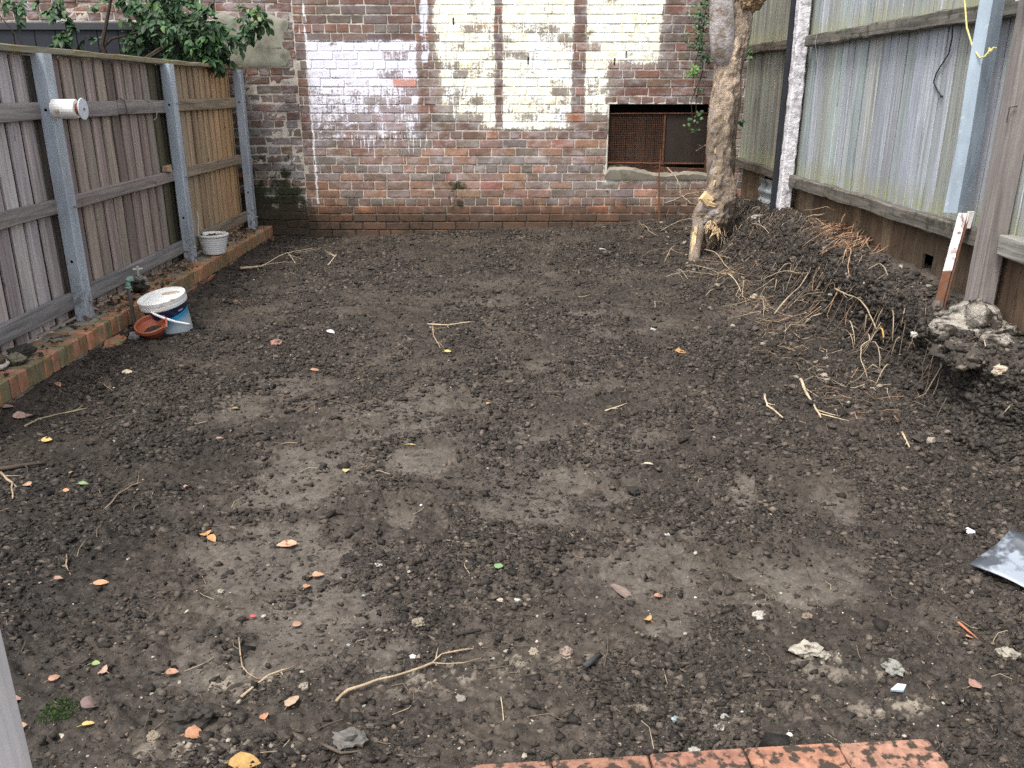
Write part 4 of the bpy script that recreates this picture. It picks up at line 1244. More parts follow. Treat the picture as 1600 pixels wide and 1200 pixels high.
m = MB((.115, .088, .065), .5); m.tube([(.07, .02, .42), (.125, .05, .30), (.17, .10, .2), (.24, .18, .22)], [.10, .075, .06, .05], 12, rough=.12); m.build('root', M['bark'], tree, smooth=True)
sp_ = MB((.60, .44, .24))
for _ in range(26):      # torn, pale splinters
    w = rnd.random()
    p = np.array((-.10 + .11 * w + rnd.uniform(-.02, .02), -.15 - .02 * w, .37 + rnd.uniform(-.045, .03) - .05 * w))
    d = np.array((rnd.uniform(-.05, .05), -.02, -rnd.uniform(.02, .08)))
    sp_.tube([p, p + d * .5 + rng.uniform(-.006, .006, 3), p + d], [rnd.uniform(.006, .014), .007, .001], 4, jit((.52, .38, .22), .3))
for _ in range(16):
    p = np.array((-.185 + rnd.uniform(-.012, .02), -.115 + rnd.uniform(-.01, .01), .34 - rnd.random() * .19)); p[0] += (.34 - p[2]) * -.12
    sp_.tube([p, p + np.array((-.006, -.008, -.06)), p + np.array((-.012, -.01, -.11))], [.008, .011, .002], 4, jit((.62, .47, .27), .2))
tag(sp_.build('splintered_wood', M['rawwood'], tree), kind='stuff')
sp2 = MB((.64, .47, .26)); sp2.rbox((-.115, -.15, .575), (.09, .02, .075), .006, .02, ((.8, 0, .6), (0, 1, 0), (-.6, 0, .8))); sp2.rbox((-.075, -.158, .535), (.10, .012, .028), .004, .01, ((.9, 0, .4), (0, 1, 0), (-.4, 0, .9))); sp2.build('torn_chip', M['rawwood'], tree)
for (a, b, c) in ((-.06, -.128, 1.0), (-.045, -.132, .83), (-.05, -.14, .72), (.0, -.13, 1.28)):
    s3 = MB((.55, .40, .22)); s3.rbox((a, b, c), (.016, .012, .045), .004, .006); s3.build('bark_scar', M['rawwood'], tree)
hair = MB((.25, .18, .12))
for _ in range(70):      # fine torn roots under the base
    p = np.array((rnd.uniform(-.12, .22), rnd.uniform(-.10, .08), rnd.uniform(.22, .34)))
    pts = [p]; d = np.array((rnd.uniform(-.4, .5), rnd.uniform(-.8, .1), -1.))
    for _k in range(4):
        d = d + rng.uniform(-.5, .5, 3); pts.append(pts[-1] + d / np.linalg.norm(d) * rnd.uniform(.03, .06))
    hair.tube(pts, [rnd.uniform(.003, .007), .004, .003, .002, .001], 4, jit(pick([(3, (.16, .115, .08)), (2, (.34, .27, .19)), (1, (.07, .05, .04))]), .2))
tag(hair.build('torn_roots', M['root'], tree), kind='stuff')


# ------------------------------------------------------------------ foliage
def leafmesh(name, L, W, fold, curl, col, mat):
    m = MB(col); m.leaf((0, 0, 0), (0, 0, -1), (0, -1, .0), L, W, fold, curl, rows=6)
    return m.mesh(name, mat, True)


shrub = thing('leafy_shrub', 'dark green broad-leaved shrub hanging over the left fence near the corner', 'shrub', (-3.3, 8.2, 0))
LM = [leafmesh('leaf', .075 * k, .042 * k, .22, cu, c, M['leaf']) for k, cu, c in ((1, .2, (.036, .082, .032)), (.9, .35, (.026, .062, .028)), (1.1, .1, (.046, .10, .038)), (.85, -.1, (.030, .072, .032)), (1, .3, (.075, .14, .04)), (.8, .2, (.13, .17, .05)))]
BL = [((-3.1, 8.35, 2.183), .30, 28, 0), ((-2.798, 8.3, 2.158), .28, 26, 0), ((-2.807, 8.25, 1.942), .25, 24, 0), ((-2.66, 8.3, 1.858), .12, 14, 0), ((-2.628, 8.3, 2.036), .16, 14, 0), ((-3.329, 8.45, 1.991), .22, 14, 0), ((-3.383, 8.5, 2.249), .26, 12, 0),
      ((-2.408, 8.95, 2.233), .12, 10, 1), ((-2.459, 8.95, 2.096), .09, 8, 1), ((-2.352, 8.95, 2.165), .09, 6, 1), ((-3.977, 8.3, 1.966), .12, 5, 0), ((-3.874, 8.3, 2.062), .10, 4, 0), ((-4.274, 8.2, 2.243), .12, 6, 0), ((-3.953, 8.3, 2.273), .10, 5, 0), ((-3.816, 8.3, 1.89), .14, 6, 0), ((-4.094, 8.2, 2.305), .3, 6, 0), ((-3.574, 8.3, 2.326), .3, 8, 0), ((-2.674, 8.35, 1.784), .06, 6, 0)]
nleaf = 0
fol = MB(); tw = MB((.045, .035, .025))
LPAL = [(4, (.036, .082, .032)), (4, (.026, .060, .026)), (2, (.048, .105, .036)), (1, (.08, .15, .04))]


def sprig(c, rad, bright, indiv):
    global nleaf
    c = np.array(c) + np.array((rnd.uniform(-.75, .55), rnd.uniform(-.6, .6), rnd.uniform(-.55, .6))) * rad
    d = np.array((rnd.uniform(-.8, .5), rnd.uniform(-1, .3), rnd.uniform(-.9, .2))); d /= np.linalg.norm(d)
    L = rnd.uniform(.10, .18)
    tw.tube([c - np.array((3.3, 8.2, 0)) * np.array((-1, 1, 1)), c + d * L * .5 - np.array((-3.3, 8.2, 0)), c + d * L + np.array((0, 0, -.02)) - np.array((-3.3, 8.2, 0))], [.004, .003, .0015], 4)
    for k in range(7):
        t = .15 + .85 * k / 6
        p = c + d * L * t
        out = np.array((rnd.uniform(-1, 1), rnd.uniform(-1, .4), rnd.uniform(-1.0, .15))) + d * .6
        out /= np.linalg.norm(out)
        upv = np.array((rnd.uniform(-.4, .4), rnd.uniform(-.8, .2), 1.))
        if indiv and nleaf < 300:
            o = bpy.data.objects.new('leaf', LM[rnd.choice([4, 5, 4, 2] if bright else [0, 0, 1, 1, 2, 3, 0, 4])])
            COL.objects.link(o); o.parent = shrub
            s_ = np.cross(out, upv); s_ /= np.linalg.norm(s_); u_ = np.cross(s_, out)
            # mesh: length along -Z, face normal along -Y
            mt = mathutils.Matrix(((s_[0], -u_[0], -out[0]), (s_[1], -u_[1], -out[1]), (s_[2], -u_[2], -out[2]))).to_4x4()
            mt.translation = mathutils.Vector(p - np.array((-3.3, 8.2, 0)))
            o.matrix_local = mt
            nleaf += 1
        else:
            fol.leaf(p - np.array((-3.3, 8.2, 0)), out, upv, rnd.uniform(.065, .095), rnd.uniform(.036, .052), .22, rnd.uniform(-.1, .35), jit(pick(LPAL), .25))


for c, rad, n, br in BL:
    for i in range(n):
        sprig(c, rad, br, i % 4 < 1 or br)
for c, rad, n, br in BL[:7]:
    for i in range(n):
        sprig(np.array(c) + np.array((0, .3, .05)), rad * 1.1, br, False)
tag(fol.build('foliage', M['leaf'], shrub), kind='stuff')
tag(tw.build('twigs', M['root'], shrub), kind='stuff')
for pth, r in (([(-.3, .1, .2), (-.2, .1, 1.3), (.0, .05, 1.75), (.45, .05, 2.0), (.62, .1, 2.1)], .022), ([(-.2, .1, 1.3), (-.3, .0, 1.9), (-.1, .05, 2.5)], .02), ([(-.5, .05, 1.72), (-.25, .1, 1.95), (.1, .05, 2.02), (.35, .0, 1.98)], .010), ([(-.95, .05, 1.72), (-1.05, .1, 1.9), (-1.2, .05, 2.15)], .008), ([(-1.7, .0, 2.0), (-1.45, .0, 2.12), (-1.3, .05, 2.3)], .009)):
    m = MB((.05, .038, .03)); m.tube(pth, [r] * (len(pth) - 1) + [r * .4], 6); m.build('branch', M['root'], shrub)

ivy = thing('ivy', 'dark ivy trailing on the wall behind the tree trunk', 'ivy', (1.9, 9.1, 0))
iv = MB(); ist = MB((.04, .03, .022))
for c, rad, n in (((1.937, 9.05, 2.245), .09, 46), ((1.939, 9.05, 1.964), .10, 60), ((2.038, 9.05, 1.833), .07, 34), ((1.978, 9.05, 2.117), .10, 40), ((1.915, 9, 1.7), .045, 26), ((1.938, 9.1, 1.207), .05, 10), ((2.012, 9.1, 1.282), .06, 10), ((1.978, 9.1, 1.112), .04, 10), ((2.001, 9.1, 1.518), .05, 10), ((2.305, 8.6, 1.862), .06, 34), ((2.262, 8.6, 2.003), .05, 20), ((2.233, 8.3, 1.221), .03, 12), ((2.026, 9.05, 2.32), .08, 36)):
    for _ in range(n):
        p = np.array(c) + rng.normal(0, .5, 3) * rad - np.array((1.9, 9.1, 0))
        a = rnd.uniform(-1, 1)
        iv.leaf(p, (a, -.5, rnd.uniform(-1, .3)), (rnd.uniform(-.5, .5), -1, .8), rnd.uniform(.025, .045), rnd.uniform(.022, .036), .2, .2, jit(pick([(3, (.024, .05, .022)), (2, (.035, .075, .025)), (1, (.075, .14, .04))]) if n != 26 else (.09, .20, .04), .25))
for q in ([(.12, -.02, 2.4), (.08, -.01, 2.0), (.12, -.01, 1.7), (.07, -.01, 1.45), (.09, -.01, 1.1)], [(.1, -.02, 2.1), (.03, -.01, 1.72)], [(.12, -.02, 1.7), (.02, -.01, 1.4), (.06, -.02, 1.15)]):
    ist.tube(q, .004, 5)
tag(iv.build('foliage', M['leaf'], ivy), kind='stuff')
ist.build('stem', M['root'], ivy)

# ------------------------------------------------------------------ paving at the camera's feet
pav = bpy.data.objects.new('patio_paving', None); COL.objects.link(pav); pav['kind'] = 'structure'
ang = math.atan(.07); ca, sa = math.cos(ang), math.sin(ang)
for row in range(6):
    x = -.35 + (.12 if row % 2 else .0)
    while x < .92:
        w = .229
        m = MB(jit(pick([(3, (.27, .135, .092)), (2, (.23, .118, .083)), (1, (.31, .16, .11))]), .12, .05), rnd.random())
        lx, ly = x + w / 2, 1.595 - .048 - row * .110
        dz = rnd.uniform(-.003, .003)
        m.rbox((lx, ly, 0), (w, .101, .06), .005, .002, ((ca, -sa, 0), (sa, ca, 0), (0, 0, 1)))
        m.v = [(a, b + lx * .07, c - .029 + dz) for a, b, c in m.v]
        m.build('brick', M['paver'], pav)
        x += w + .004
m = MB((.06, .05, .042)); m.add([(-.4, .9, -.022), (.9, 1.0, -.022), (.9, 1.62, -.022), (-.4, 1.53, -.022)], [(0, 1, 2, 3)]); m.build('joint_sand', M['clod'], pav)

# white painted post at the bottom left corner
wp = thing('white_post', 'white painted timber post at the bottom left corner', 'post', (-.903, 1.17, 0))
m = MB((.86, .83, .81)); m.plank((.024, 0, -.05), (.024, 0, 1.15), (.034, 0, 0), (0, .045, 0), 6, .0005, .004); f1 = m.build('face_board', M['whitepost'], wp)
m = MB((.66, .63, .56)); m.plank((-.052, .012, -.05), (-.052, .012, 1.15), (.0395, 0, 0), (0, .045, 0), 6, .0005, .004); m.build('side_board', M['whitepost'], wp)
m = MB((.80, .80, .80)); m.chunk((.030, -.048, .405), (.013, .010, .013), .1, sub=1); m.build('screw', M['cleanplastic'], f1)

# ------------------------------------------------------------------ bucket, bowl, pot, tap
bk = thing('paint_bucket', 'white lidded paint bucket with a navy and sky blue label beside the kerb', 'bucket', (-2.19, 5.44, gz(-2.19, 5.44) - .03))
bk.rotation_euler = (R(9), R(-8), 0)
m = MB((.8, .8, .8)); m.lathe([(0, 0), (.120, 0), (.123, .004), (.138, .228), (.140, .232)], 48); m.build('body', M['pail'], bk, smooth=True)
m = MB((.82, .82, .79)); m.lathe([(.141, .215), (.150, .217), (.151, .236), (.146, .238), (.147, .243), (.151, .246), (.152, .268), (.149, .272), (.141, .272), (.139, .262), (.120, .2605), (.0, .262)], 48); m.build('lid', M['plastic'], bk, smooth=False)
m = MB((.50, .40, .27)); m.lathe([(.0, 0), (.045, 0), (.05, -.002)], 20); m.v = [(a * 1.2 + .045, b * .55 + .055, c + .2645) for a, b, c in m.v]; m.build('dirt_stain', M['plastic'], bk)
hn = MB((.80, .80, .79))
hp = []
for i in range(15):
    t = i / 14 * math.pi
    hp.append((.152 * math.cos(t + .55), .152 * math.sin(t + .55) * .25 - .152 * abs(math.sin(t)) * .72 + .04, .205 - .115 * math.sin(t) - .02 * i / 14))
w_ = [(np.array((.150 * math.cos(-2.0), .150 * math.sin(-2.0), .222))), np.array((-.02, -.158, .205)), np.array((.03, -.162, .175)), np.array((.085, -.152, .135)), np.array((.135, -.118, .100)), np.array((.158, -.075, .085)), np.array((.165, -.02, .095)), np.array((.158, .03, .15)), np.array((.150, .05, .215))]
hn.tube([(-.030, -.150, .225), (-.01, -.162, .212), (.04, -.165, .178), (.10, -.150, .135), (.150, -.112, .095), (.165, -.095, .083)], [.006, .008, .0085, .0085, .0085, .007], 8); hn.build('handle', M['cleanplastic'], bk, smooth=True)

bw = thing('terracotta_bowl', 'chipped terracotta bowl leaning on the front of the paint bucket', 'bowl', (-2.235, 5.235, gz(-2.235, 5.235) + .012))
bw.rotation_euler = (R(20), R(-12), .4)
m = MB((.36, .105, .055)); prof = [(0, 0), (.055, 0), (.060, .003), (.092, .055), (.100, .060), (.101, .082), (.096, .085), (.090, .080), (.085, .055), (.055, .014), (0, .012)]
m.lathe(prof, 36)
vs = []
for x_, y_, z_ in m.v:      # a piece is broken out of the rim on the right
    a_ = math.atan2(y_, x_)
    if z_ > .045 and abs(a_ + .5) < .42: z_ -= (z_ - .045) * .75 * (1 - abs(a_ + .5) / .42)
    vs.append((x_, y_, z_))
m.v = vs; m.build('bowl', M['terracotta'], bw, smooth=False)
m = MB((.04, .032, .026)); m.lathe([(0, .022), (.062, .020)], 20); m.build('wet_soil', M['clod'], bw)

pot = thing('plant_pot', 'white ribbed plastic pot full of dead leaves on the kerb', 'pot', (-2.555, 7.46, .148))
prof = [(0, 0), (.090, 0), (.094, .004)]
for i in range(7):
    z = .012 + i * .019; r = .096 + .026 * i / 6
    prof += [(r, z), (r + .004, z + .007), (r + .001, z + .014)]
prof += [(.127, .150), (.134, .152), (.136, .172), (.132, .175), (.124, .172), (.118, .13), (.0, .13)]
m = MB((.82, .815, .80)); m.lathe(prof, 40); m.build('pot', M['plastic'], pot, smooth=True)
m = MB((.05, .04, .03))
for _ in range(46):
    a = rnd.uniform(0, 6.28); r = .105 * rnd.random() ** .5; b = rnd.uniform(0, 6.28)
    m.leaf((r * math.cos(a) * .8, r * math.sin(a) * .8, .135 + rnd.uniform(0, .03)), (math.cos(b), math.sin(b), rnd.uniform(-.2, .4)), (rnd.uniform(-.5, .5), rnd.uniform(-.5, .5), 1), .055, .034, .3, .3, jit(pick([(3, (.15, .09, .06)), (2, (.26, .15, .09)), (1, (.34, .25, .16))]), .25))
m.build('dead_leaves', M['dryleaf'], pot)
m = MB((.05, .04, .03)); m.lathe([(0, .142), (.119, .136)], 20); m.build('potting_soil', M['clod'], pot)

tp = thing('garden_tap', 'garden tap on a grey standpipe with a green elbow at the kerb', 'tap', (-2.425, 5.40, 0))
m = MB((.10, .10, .095)); m.tube([(0, 0, -.05), (-.006, .004, .15), (-.012, .006, .315)], .0125, 10); m.build('standpipe', M['darkmetal'], tp)
m = MB((.19, .30, .25)); m.tube([(-.012, .006, .30), (-.012, .006, .325), (-.010, .012, .342), (.0, .02, .352), (.022, .03, .354)], [.018, .018, .019, .018, .018], 12); m.tube([(-.012, .006, .292), (-.012, .006, .306)], .022, 8); m.build('elbow', M['verdigris'], tp, smooth=True)
m = MB((.17, .16, .14)); m.tube([(.018, .028, .354), (.075, .05, .354)], .017, 10); m.tube([(.05, .04, .352), (.052, .04, .385)], [.017, .012], 10); m.tube([(.073, .049, .356), (.088, .055, .345), (.092, .057, .318)], [.015, .014, .012], 10); m.tube([(.092, .057, .325), (.0925, .057, .305)], .016, 8); m.build('tap_body', M['brass'], tp, smooth=True)
m = MB((.38, .37, .34)); m.tube([(.052, .04, .385), (.053, .04, .412)], .007, 8); m.tube([(.025, .03, .412), (.08, .052, .414)], .0075, 8); m.chunk((.053, .041, .425), (.02, .02, .02), .1, sub=1); m.build('tap_handle', M['brass'], tp)

# ------------------------------------------------------------------ rocks and lumps
def lump(name, loc, size, col, mat, label, cat, seed, amp=.35, sub=3, freq=2.2):
    v, f = ICO[sub]
    q = np.array(v)
    d = 0
    for k in range(5):
        e = freq * 2 ** k
        d = d + .6 ** k * (vnoise(q[:, 0] * e + 40, q[:, 1] * e + 40, seed + k) + vnoise(q[:, 1] * e + 47, q[:, 2] * e + 40, seed + k + 1) + vnoise(q[:, 2] * e + 53, q[:, 0] * e + 40, seed + k + 2) - 1.5) * .8
    m = MB(col); m.add(q * (1 + amp * d)[:, None] * np.array(size) / 2, f)
    o = m.build(name, mat, smooth=sub > 2)
    o.location = loc
    return tag(o, label, cat)


lump('concrete_lump', (2.31, 3.98, .40), (.30, .40, .17), (.30, .275, .235), M['concrete'], 'big pale concrete lump on the edge of the bank by the right fence', 'rubble', 5, .75, 3, 1.8)
lump('concrete_block', (2.26, 3.76, .32), (.30, .30, .13), (.055, .046, .038), M['clod'], 'soil-caked concrete block overhanging the bank below the pale lump', 'rubble', 9, .75, 3, 1.8)
lump('concrete_block', (2.42, 3.66, .30), (.34, .32, .18), (.055, .046, .038), M['clod'], 'dirty concrete block at the right edge of the bank', 'rubble', 13, .75, 3, 1.8)
pts_ = []
for o_ in [q for q in bpy.data.objects if q.name.startswith('concrete_')]:
    big_ = o_.name == 'concrete_lump'
    for v_ in o_.data.vertices:
        if (not big_ or v_.co.z < .02 or rnd.random() < .12):
            pts_ += [tuple(o_.location + v_.co + mathutils.Vector((rnd.gauss(0, .008), rnd.gauss(0, .008), rnd.gauss(0, .004)))) for _ in range(1 if big_ else 2)]
pts_ = np.array(pts_); s_ = .005 + .028 * rng.random(len(pts_)) ** 5
kk = rng.random((len(pts_), 1)) ** 3
chunk_field('soil_crust', M['clod'], pts_, np.stack((s_ * 1.2, s_, s_ * .9), 1), np.array((.025, .0205, .0168)) * (1 - kk) + np.array((.15, .125, .10)) * kk, .45)
lump('rock', (-2.63, 4.16, .185), (.085, .095, .095), (.12, .09, .065), M['stone'], 'brown rough rock, tallest of the rocks on the near end of the kerb', 'rock', 3, .5, 2)
lump('rock', (-2.565, 4.27, .17), (.08, .09, .055), (.20, .18, .13), M['stone'], 'mossy grey rock in front of the brown rock on the kerb', 'rock', 4, .4, 2)
lump('rock', (-2.61, 4.40, .175), (.10, .15, .055), (.045, .038, .03), M['clod'], 'dark clod of earth behind the grey rock on the kerb', 'clod', 6, .5, 2)
lump('soil_clod', (-2.60, 5.98, .19), (.13, .17, .085), (.035, .028, .022), M['clod'], 'big dark clod of roots and earth on the kerb behind the bucket', 'clod', 8, .6, 2)
lump('brick_fragment', (-2.011, 6.263, -0.005), (.17, .12, .03), (.26, .12, .075), M['stone'], 'flat broken brick in the soil right of the paint bucket', 'brick', 11, .6, 2)
lump('brick_fragment', (-1.438, 5.144, -0.006), (.07, .06, .05), (.26, .145, .115), M['stone'], 'small pinkish brick piece on the soil in front of the bucket', 'brick', 12, .4, 2)
lump('grey_stone', (-2.34, 5.17, gz(-2.34, 5.17) + .02), (.07, .06, .05), (.18, .18, .17), M['stone'], 'grey stone under the terracotta bowl', 'stone', 14, .4, 2)
lump('brick_fragment', (-2.43, 5.10, .02), (.10, .24, .06), (.36, .15, .085), M['kerb'], 'orange brick piece lying against the kerb below the tap', 'brick', 15, .35, 2)
STONES = [((1258, 1022), .050, (.50, .46, .38), 'cream shell-like lump with a hollow, right of the centre foreground'), ((1287, 1026), .030, (.46, .42, .34), 'small cream lump just right of the hollow cream lump'), ((1185, 967), .028, (.52, .48, .42), 'pale cracked pebble between the footprint and the hollow cream lump'),
          ((884, 1023), .034, (.40, .30, .25), 'pinkish rounded stone in the middle foreground'), ((834, 1021), .024, (.40, .34, .26), 'tan pebble left of the pinkish rounded stone'), ((783, 940), .016, (.55, .48, .36), 'cream pebble nearest the green leaf'), ((808, 941), .014, (.60, .58, .52), 'pale pebble right of the cream pebble near the green leaf'),
          ((1055, 1120), .018, (.36, .44, .44), 'pale blue-green pebble near the paving edge'), ((1132, 1117), .018, (.44, .44, .40), 'pale grey pebble near the paving, upper one of a close pair'), ((1124, 1130), .020, (.50, .49, .44), 'pale grey pebble near the paving, lower one of a close pair'), ((1086, 1163), .024, (.48, .46, .40), 'cream pebble touching the far edge of the paving'),
          ((1572, 1029), .040, (.42, .38, .31), 'cream rounded stone at the right edge below the black sheet'), ((592, 890), .022, (.72, .72, .72), 'bright white angular chip left of the middle'), ((1042, 839), .014, (.65, .64, .62), 'small white pebble above the trodden patch right of the middle'), ((1260, 968), .020, (.34, .26, .19), 'brown pebble left of the cream stone pile in the foreground'),
          ((547, 1160), .050, (.20, .19, .17), 'grey rounded stone by the bottom edge left of the paving'), ((240, 1155), .028, (.30, .25, .18), 'tan flat pebble beside the crumpled leaf in the lower left'), ((300, 1130), .075, (.055, .047, .038), 'large dark clod near the bottom left'), ((1440, 800), .02, (.06, .05, .042), 'dark clod at the right, left of the glassy chip'), ((720, 1100), .02, (.30, .28, .24), 'grey pebble right of the long curved stick'),
          ((412, 961), .013, (.55, .52, .46), 'cream pebble just right of the red plastic scrap'), ((345, 923), .017, (.50, .45, .36), 'tan pebble on the pale trodden patch at left'), ((1020, 516), .03, (.62, .62, .58), 'white flat chip in the middle distance right of centre'), ((243, 655), .06, (.035, .03, .025), 'dark clod on the left between kerb and trodden soil'), ((990, 770), .04, (.035, .03, .026), 'dark clod above the wide trodden patch'), ((1395, 1050), .045, (.34, .33, .29), 'grey green stone beside the blue glass chip'),
          ((655, 980), .032, (.34, .29, .22), 'brownish stone in the pebbly patch left of centre foreground'), ((475, 1082), .022, (.36, .31, .24), 'tan pebble near the end of the forked stick')]
SG = [(0.848, 1.999, -0.003), (0.896, 1.986, -0.002), (0.765, 2.169, -0.003), (0.172, 2.005, -0.004), (0.081, 2.01, -0.003), (-0.012, 2.276, -0.009), (0.038, 2.271, -0.008), (0.431, 1.746, 0), (0.559, 1.752, -0.001), (0.538, 1.723, -0.001), (0.461, 1.648, 0.002), (1.402, 1.969, 0.001), (-0.418, 2.456, -0.002), (0.582, 2.676, -0.009), (0.908, 2.163, -0.003), (-0.378, 1.665, 0), (-0.864, 1.685, -0.004), (-0.789, 1.739, -0.004), (1.562, 2.818, 0.012), (-0.115, 1.801, -0.002), (-0.73, 2.194, 0.003), (-0.9, 2.323, 0.006), (0.99, 5.418, -0.001), (-1.691, 3.832, -0.001), (0.514, 3.032, -0.01), (1.061, 1.917, -0.001), (-0.254, 2.136, -0.003), (-0.531, 1.848, -0)]
for i, (px, sz, col, lab) in enumerate(STONES):
    x, y, z = SG[i]
    dark = col[0] < .1
    lump('soil_clod' if dark else 'stone', (x, y, gz(x, y, 2) + sz * .22), (sz * rnd.uniform(1.0, 1.35), sz, sz * .72), tuple(q * .6 for q in col), M['clod'] if dark else M['stone'], lab, 'clod' if dark else 'stone', 3 + i, .6, 2)


# ------------------------------------------------------------------ fallen leaves
def fallen(loc, L, W, col, label, az=None, fold=.25, curl=.15, lift=.013, tilt=.0, name='fallen_leaf', cat='leaf', mat='dryleaf'):
    x, y = loc[0], loc[1]
    az = rnd.uniform(0, 6.28) if az is None else az
    L *= 1.08; W *= 1.15; col = tuple(q * .62 + .06 * h for q, h in zip(col, (1.1, 1, .9))); fold *= .7; curl *= .7
    m = MB(col); d = np.array((math.cos(az), math.sin(az), tilt))
    m.leaf(-d * L / 2, d, (rnd.uniform(-.25, .25), rnd.uniform(-.25, .25) - .15, 1), L, W, fold, curl, rows=8)
    m.tube([tuple(-d * L / 2), tuple(-d * (L / 2 + .012) + np.array((0, 0, -.002)))], .0009, 4)
    o = m.build(name, M[mat], smooth=True)
    o.location = (x, y, max(gz(x, y, 1), loc[2] - .02) + lift)
    return tag(o, label, cat)


